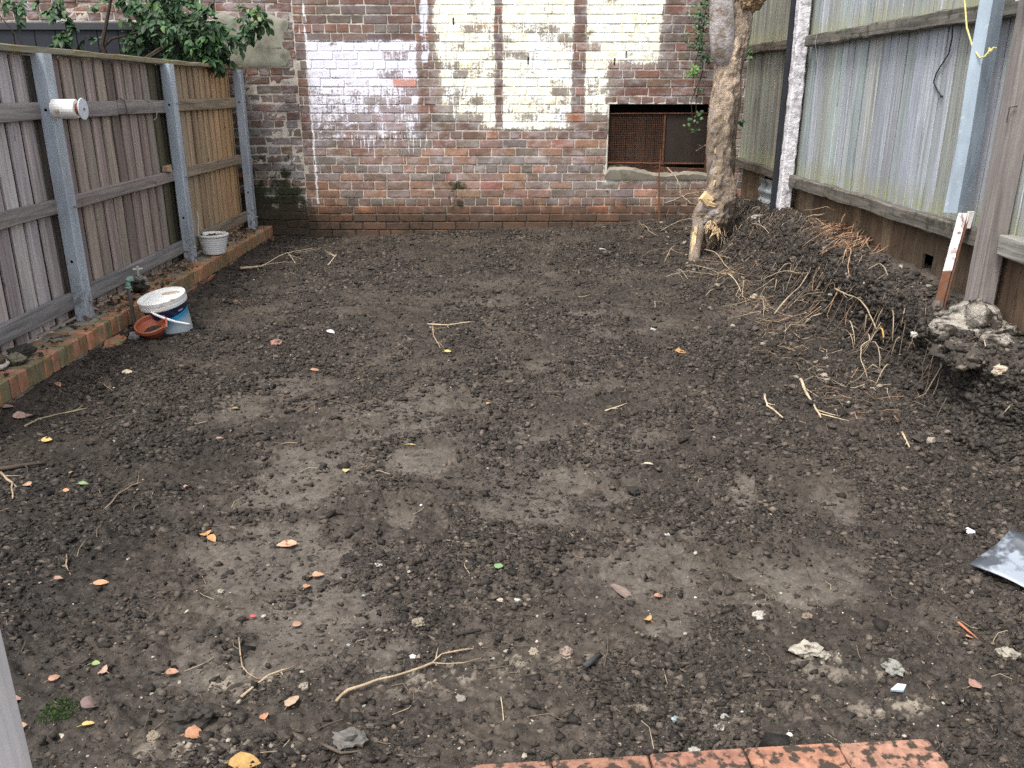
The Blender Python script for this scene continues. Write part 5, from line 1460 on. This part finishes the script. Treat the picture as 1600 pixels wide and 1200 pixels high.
YEL = (.62, .42, .10); ORA = (.52, .22, .06); TAN = (.47, .27, .15); PNK = (.40, .22, .15); BRN = (.22, .11, .07); CRM = (.66, .55, .34)
for loc, L, W, col, lab, az, fold, curl in (
    ((-2.105, 4.508, 0.007), .055, .034, CRM, 'yellow leaf on dark soil below the bucket', .1, .2, .1), ((-2.055, 3.526, -0.003), .042, .030, YEL, 'yellow leaf at the far left below the brown leaves', .3, .2, .1),
    ((-1.348, 3.988, -0.005), .032, .020, YEL, 'small yellow leaf on the trodden soil left of centre', .5, .3, .2), ((-0.664, 3.239, 0.003), .050, .026, (.68, .50, .16), 'pale yellow leaf standing upright in the left centre', 1.6, .4, .3),
    ((-1.072, 2.691, 0.01), .044, .034, (.60, .27, .06), 'bright orange curled leaf on the left side, upper half', 2.2, .5, .4), ((-1.034, 2.653, 0.011), .036, .026, (.55, .24, .06), 'bright orange curled leaf on the left side, lower half', -.7, .5, .5),
    ((-0.764, 2.614, 0.006), .068, .032, (.52, .29, .17), 'long pinkish tan pointed leaf lying on pale soil', 3.2, .3, .1), ((-0.61, 2.417, 0.002), .036, .026, (.50, .25, .12), 'orange tan leaf right of the pale trodden patch', .4, .3, .2), ((-0.633, 2.354, 0.003), .026, .022, (.52, .22, .09), 'small orange leaf beside the orange tan leaf', 1.2, .4, .3),
    ((-1.278, 2.336, 0.007), .044, .018, (.58, .25, .11), 'narrow orange leaf on the dark soil at left', .2, .3, .1), ((-1.243, 3.022, 0.009), .036, .026, PNK, 'curled pinkish leaf above the bright orange leaf', 1.0, .7, .6), ((-1.415, 2.346, 0.006), .026, .022, PNK, 'small brown leaf left of the narrow orange leaf', .7, .5, .4),
    ((-1.915, 3.084, -0.004), .050, .028, (.42, .23, .13), 'orange brown leaf on twigs at the left edge', 2.6, .4, .3), ((-1.714, 3.003, 0.002), .022, .018, ORA, 'tiny orange leaf right of the twigs at the left edge', .4, .2, .1), ((-1.795, 3.207, -0), .022, .014, TAN, 'narrow upright tan leaf near the left twigs', 1.5, .4, .2),
    ((-2.347, 3.848, 0.002), .062, .048, (.40, .24, .18), 'broad pinkish brown leaf beside the near end of the kerb', .3, .3, .3), ((-2.302, 3.856, 0.002), .045, .035, (.34, .20, .16), 'brown leaf right of the broad pinkish leaf by the kerb', 1.1, .4, .3), ((-2.376, 4.278, 0.009), .052, .026, (.40, .17, .08), 'orange brown leaf against the kerb bricks', -.7, .4, .3),
    ((-2.461, 3.955, 0.004), .05, .034, (.28, .17, .12), 'dull brown leaf at the foot of the kerb at the left edge', .9, .4, .3), ((-0.906, 1.928, -0.001), .032, .024, (.45, .21, .11), 'orange brown leaf above the forked stick', .3, .3, .2), ((-1.204, 1.889, 0.001), .028, .016, (.42, .20, .11), 'brown leaf above the moss clump', .8, .4, .2),
    ((-0.76, 1.688, -0.004), .046, .038, (.48, .20, .09), 'crumpled orange brown leaf near the bottom left', .2, .5, .5), ((-0.612, 1.597, -0.005), .070, .046, (.68, .38, .08), 'large yellow orange leaf cut by the bottom edge', .1, .25, .2), ((-0.548, 1.797, -0.001), .046, .028, (.46, .32, .19), 'tan leaf below the forked stick', 1.2, .3, .1),
    ((-0.614, 1.759, -0.002), .034, .022, (.50, .21, .09), 'orange torn leaf left of the tan leaf', 2.0, .5, .4), ((-1.041, 1.729, -0.004), .028, .015, YEL, 'yellow leaf below the purple brown leaf', .5, .4, .3), ((-1.064, 1.797, -0.003), .046, .038, (.17, .095, .085), 'curled purple brown leaf right of the moss clump', .6, .6, .7),
    ((-1.093, 1.921, -0.001), .032, .026, (.40, .24, .17), 'crumpled pinkish leaf above the purple brown leaf', 2.7, .6, .5), ((-1.268, 1.816, -0.003), .030, .018, PNK, 'brown leaf touching the white post', .4, .5, .4), ((-1.207, 1.726, -0.004), .024, .016, TAN, 'tan leaf beside the white post', .6, .3, .2),
    ((-0.339, 4.899, 0.002), .040, .032, (.72, .55, .10), 'bright yellow leaf in the middle distance', .1, .2, .1), ((-0.077, 4.008, 0.003), .030, .024, YEL, 'small yellow leaf in the centre', 1.0, .3, .2), ((-0.416, 3.489, -0.001), .040, .012, (.60, .46, .16), 'thin yellow leaf left of the centre', .0, .3, .1),
    ((0.427, 2.171, -0.007), .034, .020, (.56, .28, .07), 'orange curled leaf right of the middle foreground', 2.1, .6, .7), ((0.38, 2.323, -0.009), .105, .034, (.15, .095, .075), 'long dull purple brown leaf in the middle foreground', -.9, .3, .2), ((0.488, 2.301, -0.007), .030, .016, (.42, .20, .11), 'small brown leaf right of the dull purple leaf', .2, .4, .3),
    ((0.616, 3.265, -0.006), .048, .022, (.70, .60, .42), 'cream torn leaf right of the centre', .1, .4, .3), ((-1.079, 4.605, -0.013), .050, .022, (.42, .20, .11), 'brown leaf in the middle distance left of centre', .0, .4, .3), ((1.077, 4.891, -0.004), .085, .045, (.50, .26, .06), 'orange rotten leaf near the roots at right', .4, .3, .3),
    ((1.257, 1.856, -0), .040, .030, (.36, .17, .12), 'reddish star shaped leaf scrap at the lower right', .4, .4, .3), ((1.333, 2.051, 0.003), .034, .006, (.45, .18, .08), 'thin orange leaf stalk below the black sheet', -.8, .2, .0), ((-1.283, 3.541, 0.003), .034, .022, PNK, 'pinkish leaf on the left trodden soil', .5, .4, .3), ((-0.617, 2.15, 0.001), .030, .02, (.44, .24, .14), 'brown leaf scrap by the red plastic', .9, .4, .3)):
    fallen(loc, L, W, col, lab, az, fold, curl)
fallen((-0.019, 2.466, -0.01), .030, .024, (.12, .27, .085), 'fresh green leaf in the middle foreground', .4, .2, .1, name='green_leaf', mat='leaf')
fallen((-1.678, 3.071, 0.002), .036, .020, (.13, .26, .07), 'small green weed leaf at the left', .2, .4, .3, name='green_leaf', mat='leaf')
fallen((-1.122, 1.952, 0.001), .020, .016, (.24, .34, .08), 'tiny light green leaf above the purple brown leaf', .2, .3, .2, name='green_leaf', mat='leaf')
fallen((-1.139, 5.374, -0.005), .065, .034, (.66, .66, .66), 'white plastic scrap in the middle distance at left', -.6, .3, .2, name='plastic_scrap', cat='scrap', mat='cleanplastic')
fallen((0.973, 8.087, 0.04), .10, .05, (.50, .52, .54), 'crumpled grey plastic scrap near the back wall', .2, .5, .4, name='plastic_scrap', cat='scrap', mat='cleanplastic')
fallen((-0.76, 2.19, 0.004), .018, .012, (.60, .04, .05), 'red and white plastic scrap on the pale soil at left', .6, .4, .3, name='plastic_scrap', cat='scrap', mat='cleanplastic')
m = MB((.44, .56, .68)); m.add([(-.02, 0, .004), (.008, -.012, .010), (.022, .004, .016), (.004, .014, .012), (-.018, .002, -.004), (.010, -.010, .002), (.024, .006, .008), (.006, .016, .004)], [(0, 1, 2, 3), (4, 7, 6, 5), (0, 4, 5, 1), (1, 5, 6, 2), (2, 6, 7, 3), (3, 7, 4, 0)])
p = (1.043, 1.844, -0.002); o = m.build('glass_chip', M['cleanplastic']); o.location = (p[0], p[1], gz(p[0], p[1], 2) + .006); tag(o, 'pale blue glass chip in the right foreground', 'glass chip')
m = MB((.66, .67, .70)); m.add([(-.010, .016, .006), (.0, .018, .014), (.014, -.010, .012), (.0, -.016, .004), (-.010, .014, .0), (.0, .016, .0), (.014, -.012, .0), (.0, -.018, -.004)], [(0, 3, 2, 1), (4, 5, 6, 7), (0, 4, 7, 3), (1, 2, 6, 5), (0, 1, 5, 4), (2, 3, 7, 6)])
p = (1.638, 2.626, 0.011); o = m.build('glass_chip', M['cleanplastic']); o.location = (p[0], p[1], gz(p[0], p[1], 2) + .004); tag(o, 'cloudy white glass chip on the soil above the black sheet', 'glass chip')
mm = MB((.05, .11, .022)); p = (-1.139, 1.773, -0.002)
for _ in range(420):
    a = rnd.uniform(0, 6.28); r = .045 * rnd.random() ** .6
    q = np.array((p[0] + r * math.cos(a) * 1.1, p[1] + r * math.sin(a), 0)); q[2] = gz(q[0], q[1]) + .004
    mm.leaf(q, (rnd.uniform(-1, 1), rnd.uniform(-1, 1), .45), (0, -1, .4), rnd.uniform(.004, .010), .004, .2, .3, jit(pick([(3, (.020, .034, .012)), (1, (.035, .07, .016))]), .3), rows=3)
tag(mm.build('moss_clump', M['moss']), 'clump of green moss near the white post', 'moss')

# black sheet at the right edge
bs = MB((.055, .062, .075)); vs = []; fs = []
A = np.array((1.512, 2.395, .045)); B = np.array((1.69, 2.49, .075)); D = np.array((1.665, 2.235, .03))
for i in range(13):
    for k in range(11):
        u, v = i / 12 * 1.9, k / 10
        q = A + (D - A) * u + (B - A) * v
        q = q + np.array((0, 0, .035 * (v - .5) ** 2 * 4 * (v > .5) + .012 * math.sin(u * 3 + v * 2) - .012 * (1 - v) * u))
        vs.append(q)
n0 = len(vs)
vs += [q - np.array((0, 0, .003)) for q in vs]
for i in range(12):
    for k in range(10):
        q = i * 11 + k
        fs.append((q, q + 11, q + 12, q + 1)); fs.append((n0 + q, n0 + q + 1, n0 + q + 12, n0 + q + 11))
for i in range(12):
    fs.append((i * 11, n0 + i * 11, n0 + (i + 1) * 11, (i + 1) * 11)); fs.append((i * 11 + 10, (i + 1) * 11 + 10, n0 + (i + 1) * 11 + 10, n0 + i * 11 + 10))
for k in range(10):
    fs.append((k, k + 1, n0 + k + 1, n0 + k))
bs.add(vs, fs)
tag(bs.build('black_sheet', M['sheet'], smooth=True), 'dusty black plastic sheet with a curled corner at the right edge', 'plastic sheet')


# ------------------------------------------------------------------ sticks and roots
def stick(path, r, col, label, name='stick', cat='stick', group=None, on=True, taper=.5, lift=0., mat='root'):
    P = []
    for a, b in zip(path[:-1], path[1:]):
        a = np.array(a); b = np.array(b); n = max(2, int(np.linalg.norm(b - a) / .05))
        P += [a + (b - a) * k / n for k in range(n)]
    P.append(np.array(path[-1], float))
    L = sum(np.linalg.norm(b - a) for a, b in zip(P[:-1], P[1:]))
    c = P[0].copy(); Q = []
    for i, p in enumerate(P):
        p = p + rng.uniform(-1, 1, 3) * min(.003, .012 * L)
        if on:
            p[2] = max(gz(p[0], p[1], 2), p[2] - .03)
        Q.append(p)
    if on:
        zz = np.array([q[2] for q in Q])
        for _ in range(4):
            zz[1:-1] = (zz[:-2] + 2 * zz[1:-1] + zz[2:]) / 4
        for i, q in enumerate(Q):
            q[2] = zz[i] + r * .9 + .004 + lift * math.sin(math.pi * i / max(1, len(P) - 1))
    Q = [q - c for q in Q]
    n = len(Q)
    m = MB(col); m.tube(Q, [r * (1 - (1 - taper) * i / max(1, n - 1)) * rnd.uniform(.8, 1.2) for i in range(n)], 6, rough=.1)
    if L > .12 and n > 3:
        for _ in range(1 + int(L / .2)):      # side rootlets
            i = rnd.randrange(1, n - 1); t = Q[i + 1] - Q[i - 1]; t = t / np.linalg.norm(t)
            d = t + rng.uniform(-.9, .9, 3) * np.array((1, 1, .3)); pts = [Q[i]]
            for _k in range(3):
                d = d + rng.uniform(-.3, .3, 3) * np.array((1, 1, .4)); pts.append(pts[-1] + d / np.linalg.norm(d) * L * rnd.uniform(.05, .13))
            m.tube(pts, [r * .5, r * .4, r * .3, r * .12], 4)
    o = m.build(name, M[mat], smooth=True); o.location = c
    return tag(o, label, cat, group)


PALE = (.44, .35, .24); MID = (.27, .20, .135); DRK = (.10, .075, .055)
stick([(-0.434, 1.795, -0.003), (-0.411, 1.833, -0.002), (-0.34, 1.871, -0), (-0.259, 1.913, -0.001), (-0.201, 1.945, -0.003), (-0.178, 1.987, -0.004), (-0.099, 2.028, -0.005)], .0042, (.34, .26, .17), 'long crooked pale stick in the left foreground', lift=.012)
stick([(-2.246, 3.697, -0.001), (-2.235, 3.804, 0.002), (-2.182, 3.871, 0.002), (-2.064, 3.938, 0.003)], .0060, (.26, .22, .14), 'long thin stick by the near end of the kerb')
stick([(-0.687, 1.819, -0.002), (-0.641, 1.913, 0), (-0.584, 1.95, 0)], .0048, (.34, .27, .18), 'forked stick on the gravelly soil in the left foreground')
stick([(-0.771, 2.072, 0.003), (-0.728, 1.96, -0), (-0.675, 1.908, -0.002), (-0.65, 1.912, -0.001)], .0026, MID, 'thin crooked twig above the forked stick')
stick([(1.618, 4.35, -0.011), (1.577, 4.089, -0.009), (1.529, 3.787, -0.003)], .0085, PALE, 'straight pale stick on the soil below the bank')
stick([(1.344, 4.088, -0.007), (1.312, 3.924, -0.005), (1.334, 3.76, -0.001)], .0070, PALE, 'bent pale stick left of the straight pale stick')
stick([(1.809, 3.54, 0.003), (1.767, 3.376, 0.005)], .006, PALE, 'short pale stick at the foot of the near bank')
stick([(-1.017, 3.892, -0.004), (-0.951, 4.025, -0.007), (-0.881, 4.118, -0.007)], .0055, DRK, 'dark forked twig on the trodden soil left of centre')
stick([(-0.907, 4.08, -0.007), (-0.755, 4.016, -0.004)], .0035, DRK, 'thin dark twig beside the dark forked twig')
stick([(-0.518, 5.547, -0.001), (-0.377, 5.512, -0.001), (-0.229, 5.578, -0.001)], .0055, PALE, 'straight pale twig lying level in the middle distance')
stick([(-0.478, 5.479, -0), (-0.449, 5.217, -0), (-0.392, 4.984, 0.001)], .0060, MID, 'brown twig hanging below the level pale twig')
stick([(0.491, 3.845, 0.002), (0.546, 3.904, 0.002), (0.62, 3.984, 0.003)], .0050, PALE, 'pale twig on the soil right of the centre')
stick([(-2.323, 7.398, -0.001), (-2.155, 7.528, 0.002)], .014, (.42, .33, .22), 'thick pale broken stick right of the white pot')
stick([(-2.193, 7.499, 0.002), (-2.089, 8.16, 0.007), (-1.909, 7.704, 0.002)], .006, PALE, 'thin bent root near the left corner of the yard')
stick([(-1.607, 7.657, -0.002), (-1.611, 8.12, 0.001)], .007, PALE, 'short pale root at the back left of the yard')
stick([(-1.488, 2.833, 0.006), (-1.497, 2.964, 0.006), (-1.472, 3.041, 0.007), (-1.437, 3.062, 0.008)], .0035, (.19, .145, .10), 'thin curved twig on the dark soil at left')
stick([(-1.471, 2.511, 0.006), (-1.448, 2.452, 0.007), (-1.398, 2.384, 0.006)], .0028, MID, 'small curled rootlet on the dark soil at far left')
stick([(-2.111, 3.241, -0.006), (-2.02, 3.27, -0.005), (-1.944, 3.291, -0.004)], .010, (.055, .042, .033), 'dark thick stick at the left edge')
stick([(-2.092, 3.216, -0.006), (-1.983, 3.105, -0.005), (-1.899, 2.961, -0.004)], .006, MID, 'tan twig crossing under the leaf at the left edge')
stick([(-0.011, 1.8, -0.002), (-0.004, 1.725, 0.002)], .0022, PALE, 'short pale twig standing in the centre foreground')
stick([(0.436, 1.981, -0.004), (0.438, 1.884, -0.002)], .0020, MID, 'thin rootlet in the right centre foreground')
stick([(1.329, 2.097, 0.003), (1.36, 2.042, 0.003)], .0040, (.40, .16, .08), 'orange brown stick below the black sheet')
stick([(0.299, 2.104, -0.006), (0.292, 2.012, -0.004), (0.273, 1.941, -0.003)], .0020, DRK, 'dark rootlet right of the pinkish stone')
stick([(-0.144, 2.097, -0.004), (-0.07, 2.113, -0.005)], .009, (.035, .03, .026), 'dark flat bark piece in the centre foreground')
stick([(0.218, 1.937, -0.002), (0.262, 1.983, -0.004)], .011, (.05, .05, .052), 'dark slate piece right of the pinkish stone')
stick([(-0.448, 1.66, -0.001), (-0.39, 1.622, 0), (-0.343, 1.618, 0)], .0045, (.09, .07, .055), 'dark twig at the bottom edge left of the paving')

RG = 'cut roots sticking out of the excavated bank'
ROOTS = [
    ([(2.146, 5.357, 0.27), (2.136, 5.045, 0.251), (2.132, 4.814, 0.243), (2.126, 4.642, 0.224)], .012, PALE, 'thick pale straight root lying down the bank', .03),
    ([(1.989, 6.45, 0.099), (2.079, 6.152, 0.17), (2.143, 5.825, 0.266)], .009, PALE, 'long level pale root across the far bank', .03),
    ([(2.052, 6.292, 0.146), (2.105, 6.252, 0.213), (2.145, 6.187, 0.273)], .008, PALE, 'pale root slanting up to the small round stone on the bank', .02),
    ([(1.877, 5.686, 0.029), (1.989, 5.775, 0.054), (2.058, 5.748, 0.113), (2.112, 5.788, 0.206), (2.15, 5.85, 0.278)], .011, (.40, .32, .22), 'long forked root, largest at the foot of the bank', .05),
    ([(2.058, 5.748, 0.113), (2.081, 5.531, 0.135), (2.116, 5.47, 0.204)], .007, PALE, 'side root crossing the long forked root', .03),
    ([(2.291, 5.58, 0.48), (2.233, 5.477, 0.435), (2.193, 5.412, 0.369)], .008, (.42, .27, .17), 'left prong of the reddish forked root below the fence', .04),
    ([(2.291, 5.58, 0.48), (2.223, 5.367, 0.425), (2.194, 5.308, 0.375), (2.182, 5.229, 0.354)], .009, (.42, .27, .17), 'right prong of the reddish forked root below the fence', .05),
    ([(2.241, 5.152, 0.453), (2.277, 5.086, 0.47), (2.241, 4.825, 0.449)], .009, (.38, .30, .21), 'arched root on top of the bank under the fence', .03),
    ([(2.167, 4.58, 0.325), (2.144, 4.491, 0.265), (2.121, 4.41, 0.2)], .008, PALE, 'upright pale root hanging on the steep bank', .03),
    ([(2.183, 4.447, 0.358), (2.149, 4.402, 0.276)], .008, PALE, 'short slanting root right of the upright pale root', .03),
    ([(2.135, 4.809, 0.252), (2.104, 4.738, 0.169)], .010, MID, 'brown root stub below the thick straight root', .02),
    ([(2.1, 4.969, 0.165), (2.086, 4.877, 0.13), (2.066, 4.765, 0.088)], .007, PALE, None, .02),
    ([(2.076, 4.899, 0.109), (2.055, 4.741, 0.066)], .006, PALE, None, .02),
    ([(2.106, 4.691, 0.168), (2.09, 4.623, 0.13), (2.043, 4.616, 0.046), (1.994, 4.503, 0.025), (1.969, 4.322, 0.016)], .008, PALE, 'bent root curling down at the foot of the bank', .03),
    ([(2.09, 4.623, 0.13), (2.075, 4.474, 0.09), (2.055, 4.372, 0.054)], .008, PALE, 'straight branch of the bent root at the foot of the bank', .03),
    ([(2.055, 4.372, 0.054), (1.984, 4.408, 0.021)], .006, PALE, None, .015),
    ([(2.128, 4.344, 0.219), (2.105, 4.337, 0.16), (2.086, 4.338, 0.113)], .008, PALE, None, .03),
    ([(2.075, 4.302, 0.083), (2.025, 4.259, 0.03), (1.967, 4.207, 0.014)], .008, PALE, None, .03),
    ([(2.126, 4.607, 0.22), (2.116, 4.544, 0.195), (2.108, 4.491, 0.166)], .010, (.55, .32, .10), 'orange split root on the steep bank', .02),
    ([(1.857, 8.045, 0.055), (1.888, 7.593, 0.07), (1.879, 7.117, 0.077), (1.897, 6.949, 0.08)], .012, (.40, .30, .20), 'thick root running from the torn tree base', .03),
    ([(1.626, 7.512, -0.001), (1.685, 7.15, 0.019), (1.797, 6.897, 0.051)], .008, PALE, 'long thin root left of the white cut root end', .03),
    ([(1.797, 6.897, 0.051), (1.8, 6.633, 0.048), (1.804, 6.284, 0.04)], .012, (.48, .40, .30), 'pale root with a white cut end in front of the tree', .03),
    ([(1.517, 7.344, 0.001), (1.525, 7.066, 0.006), (1.539, 6.94, 0.008)], .007, PALE, None, .02),
    ([(1.335, 6.92, 0.006), (1.576, 7.116, 0.005), (1.784, 6.883, 0.048)], .006, PALE, None, .02),
    ([(1.727, 8.026, 0.045), (1.599, 8.016, 0.037), (1.43, 7.964, 0.029), (1.28, 7.873, 0.019)], .006, MID, 'thin root trailing left from the tree foot', .02),
    ([(1.67, 8.15, 0.06), (1.586, 7.941, 0.028), (1.487, 7.702, 0.006)], .009, PALE, 'short slanting stick left of the tree foot', .03),
    ([(1.892, 6.083, 0.051), (1.866, 5.918, 0.037), (1.794, 5.643, 0.011)], .007, PALE, None, .02),
    ([(1.896, 6.569, 0.071), (1.768, 6.11, 0.026)], .007, PALE, None, .02),
    ([(1.988, 6.273, 0.089), (1.888, 6.057, 0.048), (1.885, 5.773, 0.034)], .006, MID, None, .02),
    ([(2.171, 7.582, 0.293), (2.187, 7.273, 0.327), (2.202, 6.947, 0.34)], .009, PALE, 'pale bent root behind the tree base', .04),
    ([(1.444, 8.985, 0.155), (1.49, 8.639, 0.121), (1.561, 8.546, 0.112)], .008, PALE, 'curved root at the foot of the back wall', .02),
    ([(2.128, 3.903, 0.227), (2.117, 3.876, 0.198)], .006, (.60, .58, .52), None, .01),
    ([(2.174, 3.415, 0.165), (2.23, 3.419, 0.202)], .005, PALE, 'thin pale twig at the right edge under the bank', .01),
    ([(1.594, 3.908, -0.005), (1.622, 3.887, -0.004), (1.696, 3.958, -0.006)], .006, MID, 'grey twig right of the straight pale stick', .01),
    ([(1.128, 6.172, 0.004), (1.089, 5.922, 0.002)], .006, PALE, None, .01),
    ([(1.551, 6.331, 0.011), (1.664, 6.453, 0.011)], .006, PALE, None, .01),
    ([(2.179, 5.646, 0.337), (2.142, 5.608, 0.263), (2.114, 5.647, 0.204)], .007, MID, None, .03),
    ([(2.206, 5.646, 0.386), (2.174, 5.651, 0.328)], .007, PALE, None, .03),
    ([(2.107, 5.506, 0.187), (2.142, 5.388, 0.263), (2.141, 5.34, 0.258)], .006, MID, None, .03),
    ([(2.007, 5.424, 0.044), (2.06, 5.46, 0.1), (2.101, 5.373, 0.17)], .006, MID, None, .02),
    ([(2.198, 5.943, 0.362), (2.16, 5.913, 0.3)], .007, (.40, .28, .18), None, .03),
    ([(2.263, 5.781, 0.46), (2.309, 5.781, 0.485), (2.325, 5.629, 0.487)], .007, (.42, .27, .17), None, .03),
    ([(2.182, 4.822, 0.364), (2.16, 4.736, 0.313)], .006, PALE, None, .02),
    ([(2.178, 4.984, 0.356), (2.148, 4.861, 0.282)], .005, MID, None, .02),
    ([(2.209, 4.307, 0.394), (2.188, 4.236, 0.361)], .005, MID, None, .02),
    ([(2.01, 6.135, 0.093), (2.045, 6.203, 0.132)], .006, PALE, None, .03),
    ([(2.017, 5.953, 0.081), (2.037, 6.056, 0.111)], .005, MID, None, .03)]
for path, r, col, lab, lift in ROOTS:
    stick(path, r * .5, jit(tuple(q * .8 for q in col), .15), lab or 'short thin cut root sticking out of the dark bank', 'root', 'root', RG, True, .55, lift * 1.5 + .012)
for p0, p1, r, lab in (((-2.604, 4.197, 0.175), (-2.587, 4.356, 0.175), .011, 'white painted timber sliver on the near end of the kerb'), ((-2.582, 4.142, 0.165), (-2.584, 4.229, 0.165), .016, 'broken white timber end at the left edge of the kerb')):
    stick([p0, p1], r, (.66, .62, .55), lab, 'timber_sliver', 'timber', None, False, .7, 0, 'rawwood')
# dry branches against the wall beside the tree
for path, r, lab in (([(1.7, 9.05, 0.381), (1.815, 8.9, 0.452), (1.89, 8.8, 0.508), (1.97, 8.5, 0.567)], .008, 'dry branch in front of the wall left of the tree'), ([(1.714, 9.1, 0.745), (1.787, 9, 0.669), (1.827, 8.9, 0.582), (1.817, 8.85, 0.47)], .006, 'thin dry twig hanging below the grille'), ([(1.836, 8.85, 0.49), (1.886, 8.6, 0.436), (1.97, 8.4, 0.436)], .005, 'lowest dry twig beside the tree base'),
                     ([(1.608, 8.75, 0.131), (1.761, 8.5, 0.278), (1.858, 8.1, 0.378)], .007, 'dry root reaching from the soil to the tree base'), ([(1.901, 8.6, 0.946), (1.899, 8.2, 1.029)], .005, 'pale straw twig poking out beside the trunk')):
    stick(path, r, (.32, .25, .18), lab, 'branch', 'branch', None, False)
# mat of fine reddish roots and rubbish behind the tree
rm = MB()
c0 = np.array((2.513, 6.093, 0.499)); c1 = np.array((2.208, 6.32, 0.366))
for _ in range(120):
    p = c0 + rng.normal(0, 1, 3) * np.array((.06, .22, .03)) + np.array((.03, 0, .04))
    d = np.array((-.55, -.45, -.05)) + rng.uniform(-.3, .3, 3) * np.array((1, 1, .8))
    L = rnd.uniform(.15, .42); pts = [p]
    for k in range(5):
        d = d + rng.uniform(-.22, .22, 3) - np.array((0, 0, .06)); q = pts[-1] + d / np.linalg.norm(d) * L / 5
        q[2] = max(q[2], gz(q[0], q[1]) + .006); pts.append(q)
    rm.tube(pts, [.0048, .0048, .004, .0032, .0024, .0012], 5, jit(pick([(4, (.26, .145, .085)), (3, (.32, .20, .125)), (3, (.11, .07, .05)), (1, (.36, .28, .19))]), .2))
tag(rm.build('root_mat', M['root']), 'tangled mat of reddish fine roots hanging over the bank by the white post', 'roots', kind='stuff')
dm = MB()
for _ in range(1150):
    y = rnd.uniform(3.7, 8.9); x = min(2.45, float(np.interp(y, [3.8, 5.07, 6.76, 8.9], [2.13, 2.18, 2.34, 2.45])) + .12 - .62 * rnd.random() ** 1.2)
    if y < 6.5 and (x > 2.45 or rnd.random() < .35): continue
    if abs(x - 1.95) < .2 and abs(y - 7.9) < .25: continue
    if y < 5.2 and rnd.random() < .35: continue
    a = rnd.gauss(3.5, 1.3); L = rnd.uniform(.03, .15) * (1.5 if y > 5.5 else 1); pts = [np.array((x, y, gz(x, y) + rnd.uniform(0, .02)))]
    for k in range(3):
        a += rnd.uniform(-.7, .7); q = pts[-1] + np.array((math.cos(a), math.sin(a), 0)) * L / 2
        q[2] = gz(q[0], q[1]) + rnd.uniform(.003, .04); pts.append(q)
    dm.tube(pts, [.0026, .0021, .0016, .0007], 4, jit(pick([(3, (.07, .055, .042)), (5, (.145, .11, .08)), (2.8, (.33, .26, .185)), (1.6, (.25, .15, .09))]), .2))
tag(dm.build('bank_rootlets', M['root']), kind='stuff')
mc = MB()
for _ in range(1800):
    y = rnd.uniform(3.4, 9.1); x = rnd.uniform(1.5, 2.46); s_ = .010 + .035 * rnd.random() ** 4
    mc.chunk((x, y, gz(x, y) + s_ * .2), (s_ * 1.3, s_, s_ * .8), .35, jit(pick([(8, (.034, .028, .023)), (2, (.075, .062, .05)), (1, (.22, .19, .15))]), .3))
tag(mc.build('bank_clods', M['clod']), kind='stuff')
# iron stake by the wall and scraps
m = MB((.12, .055, .035)); m.plank((1.665, 9.02, -.02), (1.64, 9.12, .66), (.009, 0, 0), (0, .009, 0), 8, .002, .003); m.plank((1.64, 9.12, .66), (1.645, 9.14, .93), (.006, 0, 0), (0, .006, 0), 4, .002, .002)
tag(m.build('iron_stake', M['rust']), 'thin rusty iron stake standing before the mesh opening', 'stake')
for i, (pp, sz, col, lab) in enumerate((((2.168, 6.208, 0.309), .08, (.14, .12, .085), 'round brown stone half buried in the bank below the red roots'), ((2.153, 4.242, 0.29), .05, (.44, .42, .37), 'white mortar bit on the bank left of the concrete lump'), ((1.861, 6.133, 0.046), .06, (.28, .24, .18), 'tan stone at the foot of the bank in front of the tree'), ((2.276, 7.624, 0.403), .10, (.26, .23, .21), 'grey rubble piece behind the tree base'), ((2.192, 3.526, 0.326), .06, (.40, .33, .25), 'tan stone in the near face of the bank'))):
    lump('stone', (pp[0], pp[1], pp[2] + sz * .15), (sz, sz, sz * .7), col, M['stone'], lab, 'stone', 40 + i, .5, 2)
fallen((2.219, 4.963, 0.431), .045, .028, (.66, .55, .34), 'cream leaf among the roots on the bank', .9, .3, .2)
fallen((2.426, 4.824, 0.464), .022, .016, (.65, .06, .06), 'tiny red plastic bit on the bank under the fence hole', .9, .3, .2, name='plastic_scrap', cat='scrap', mat='cleanplastic')
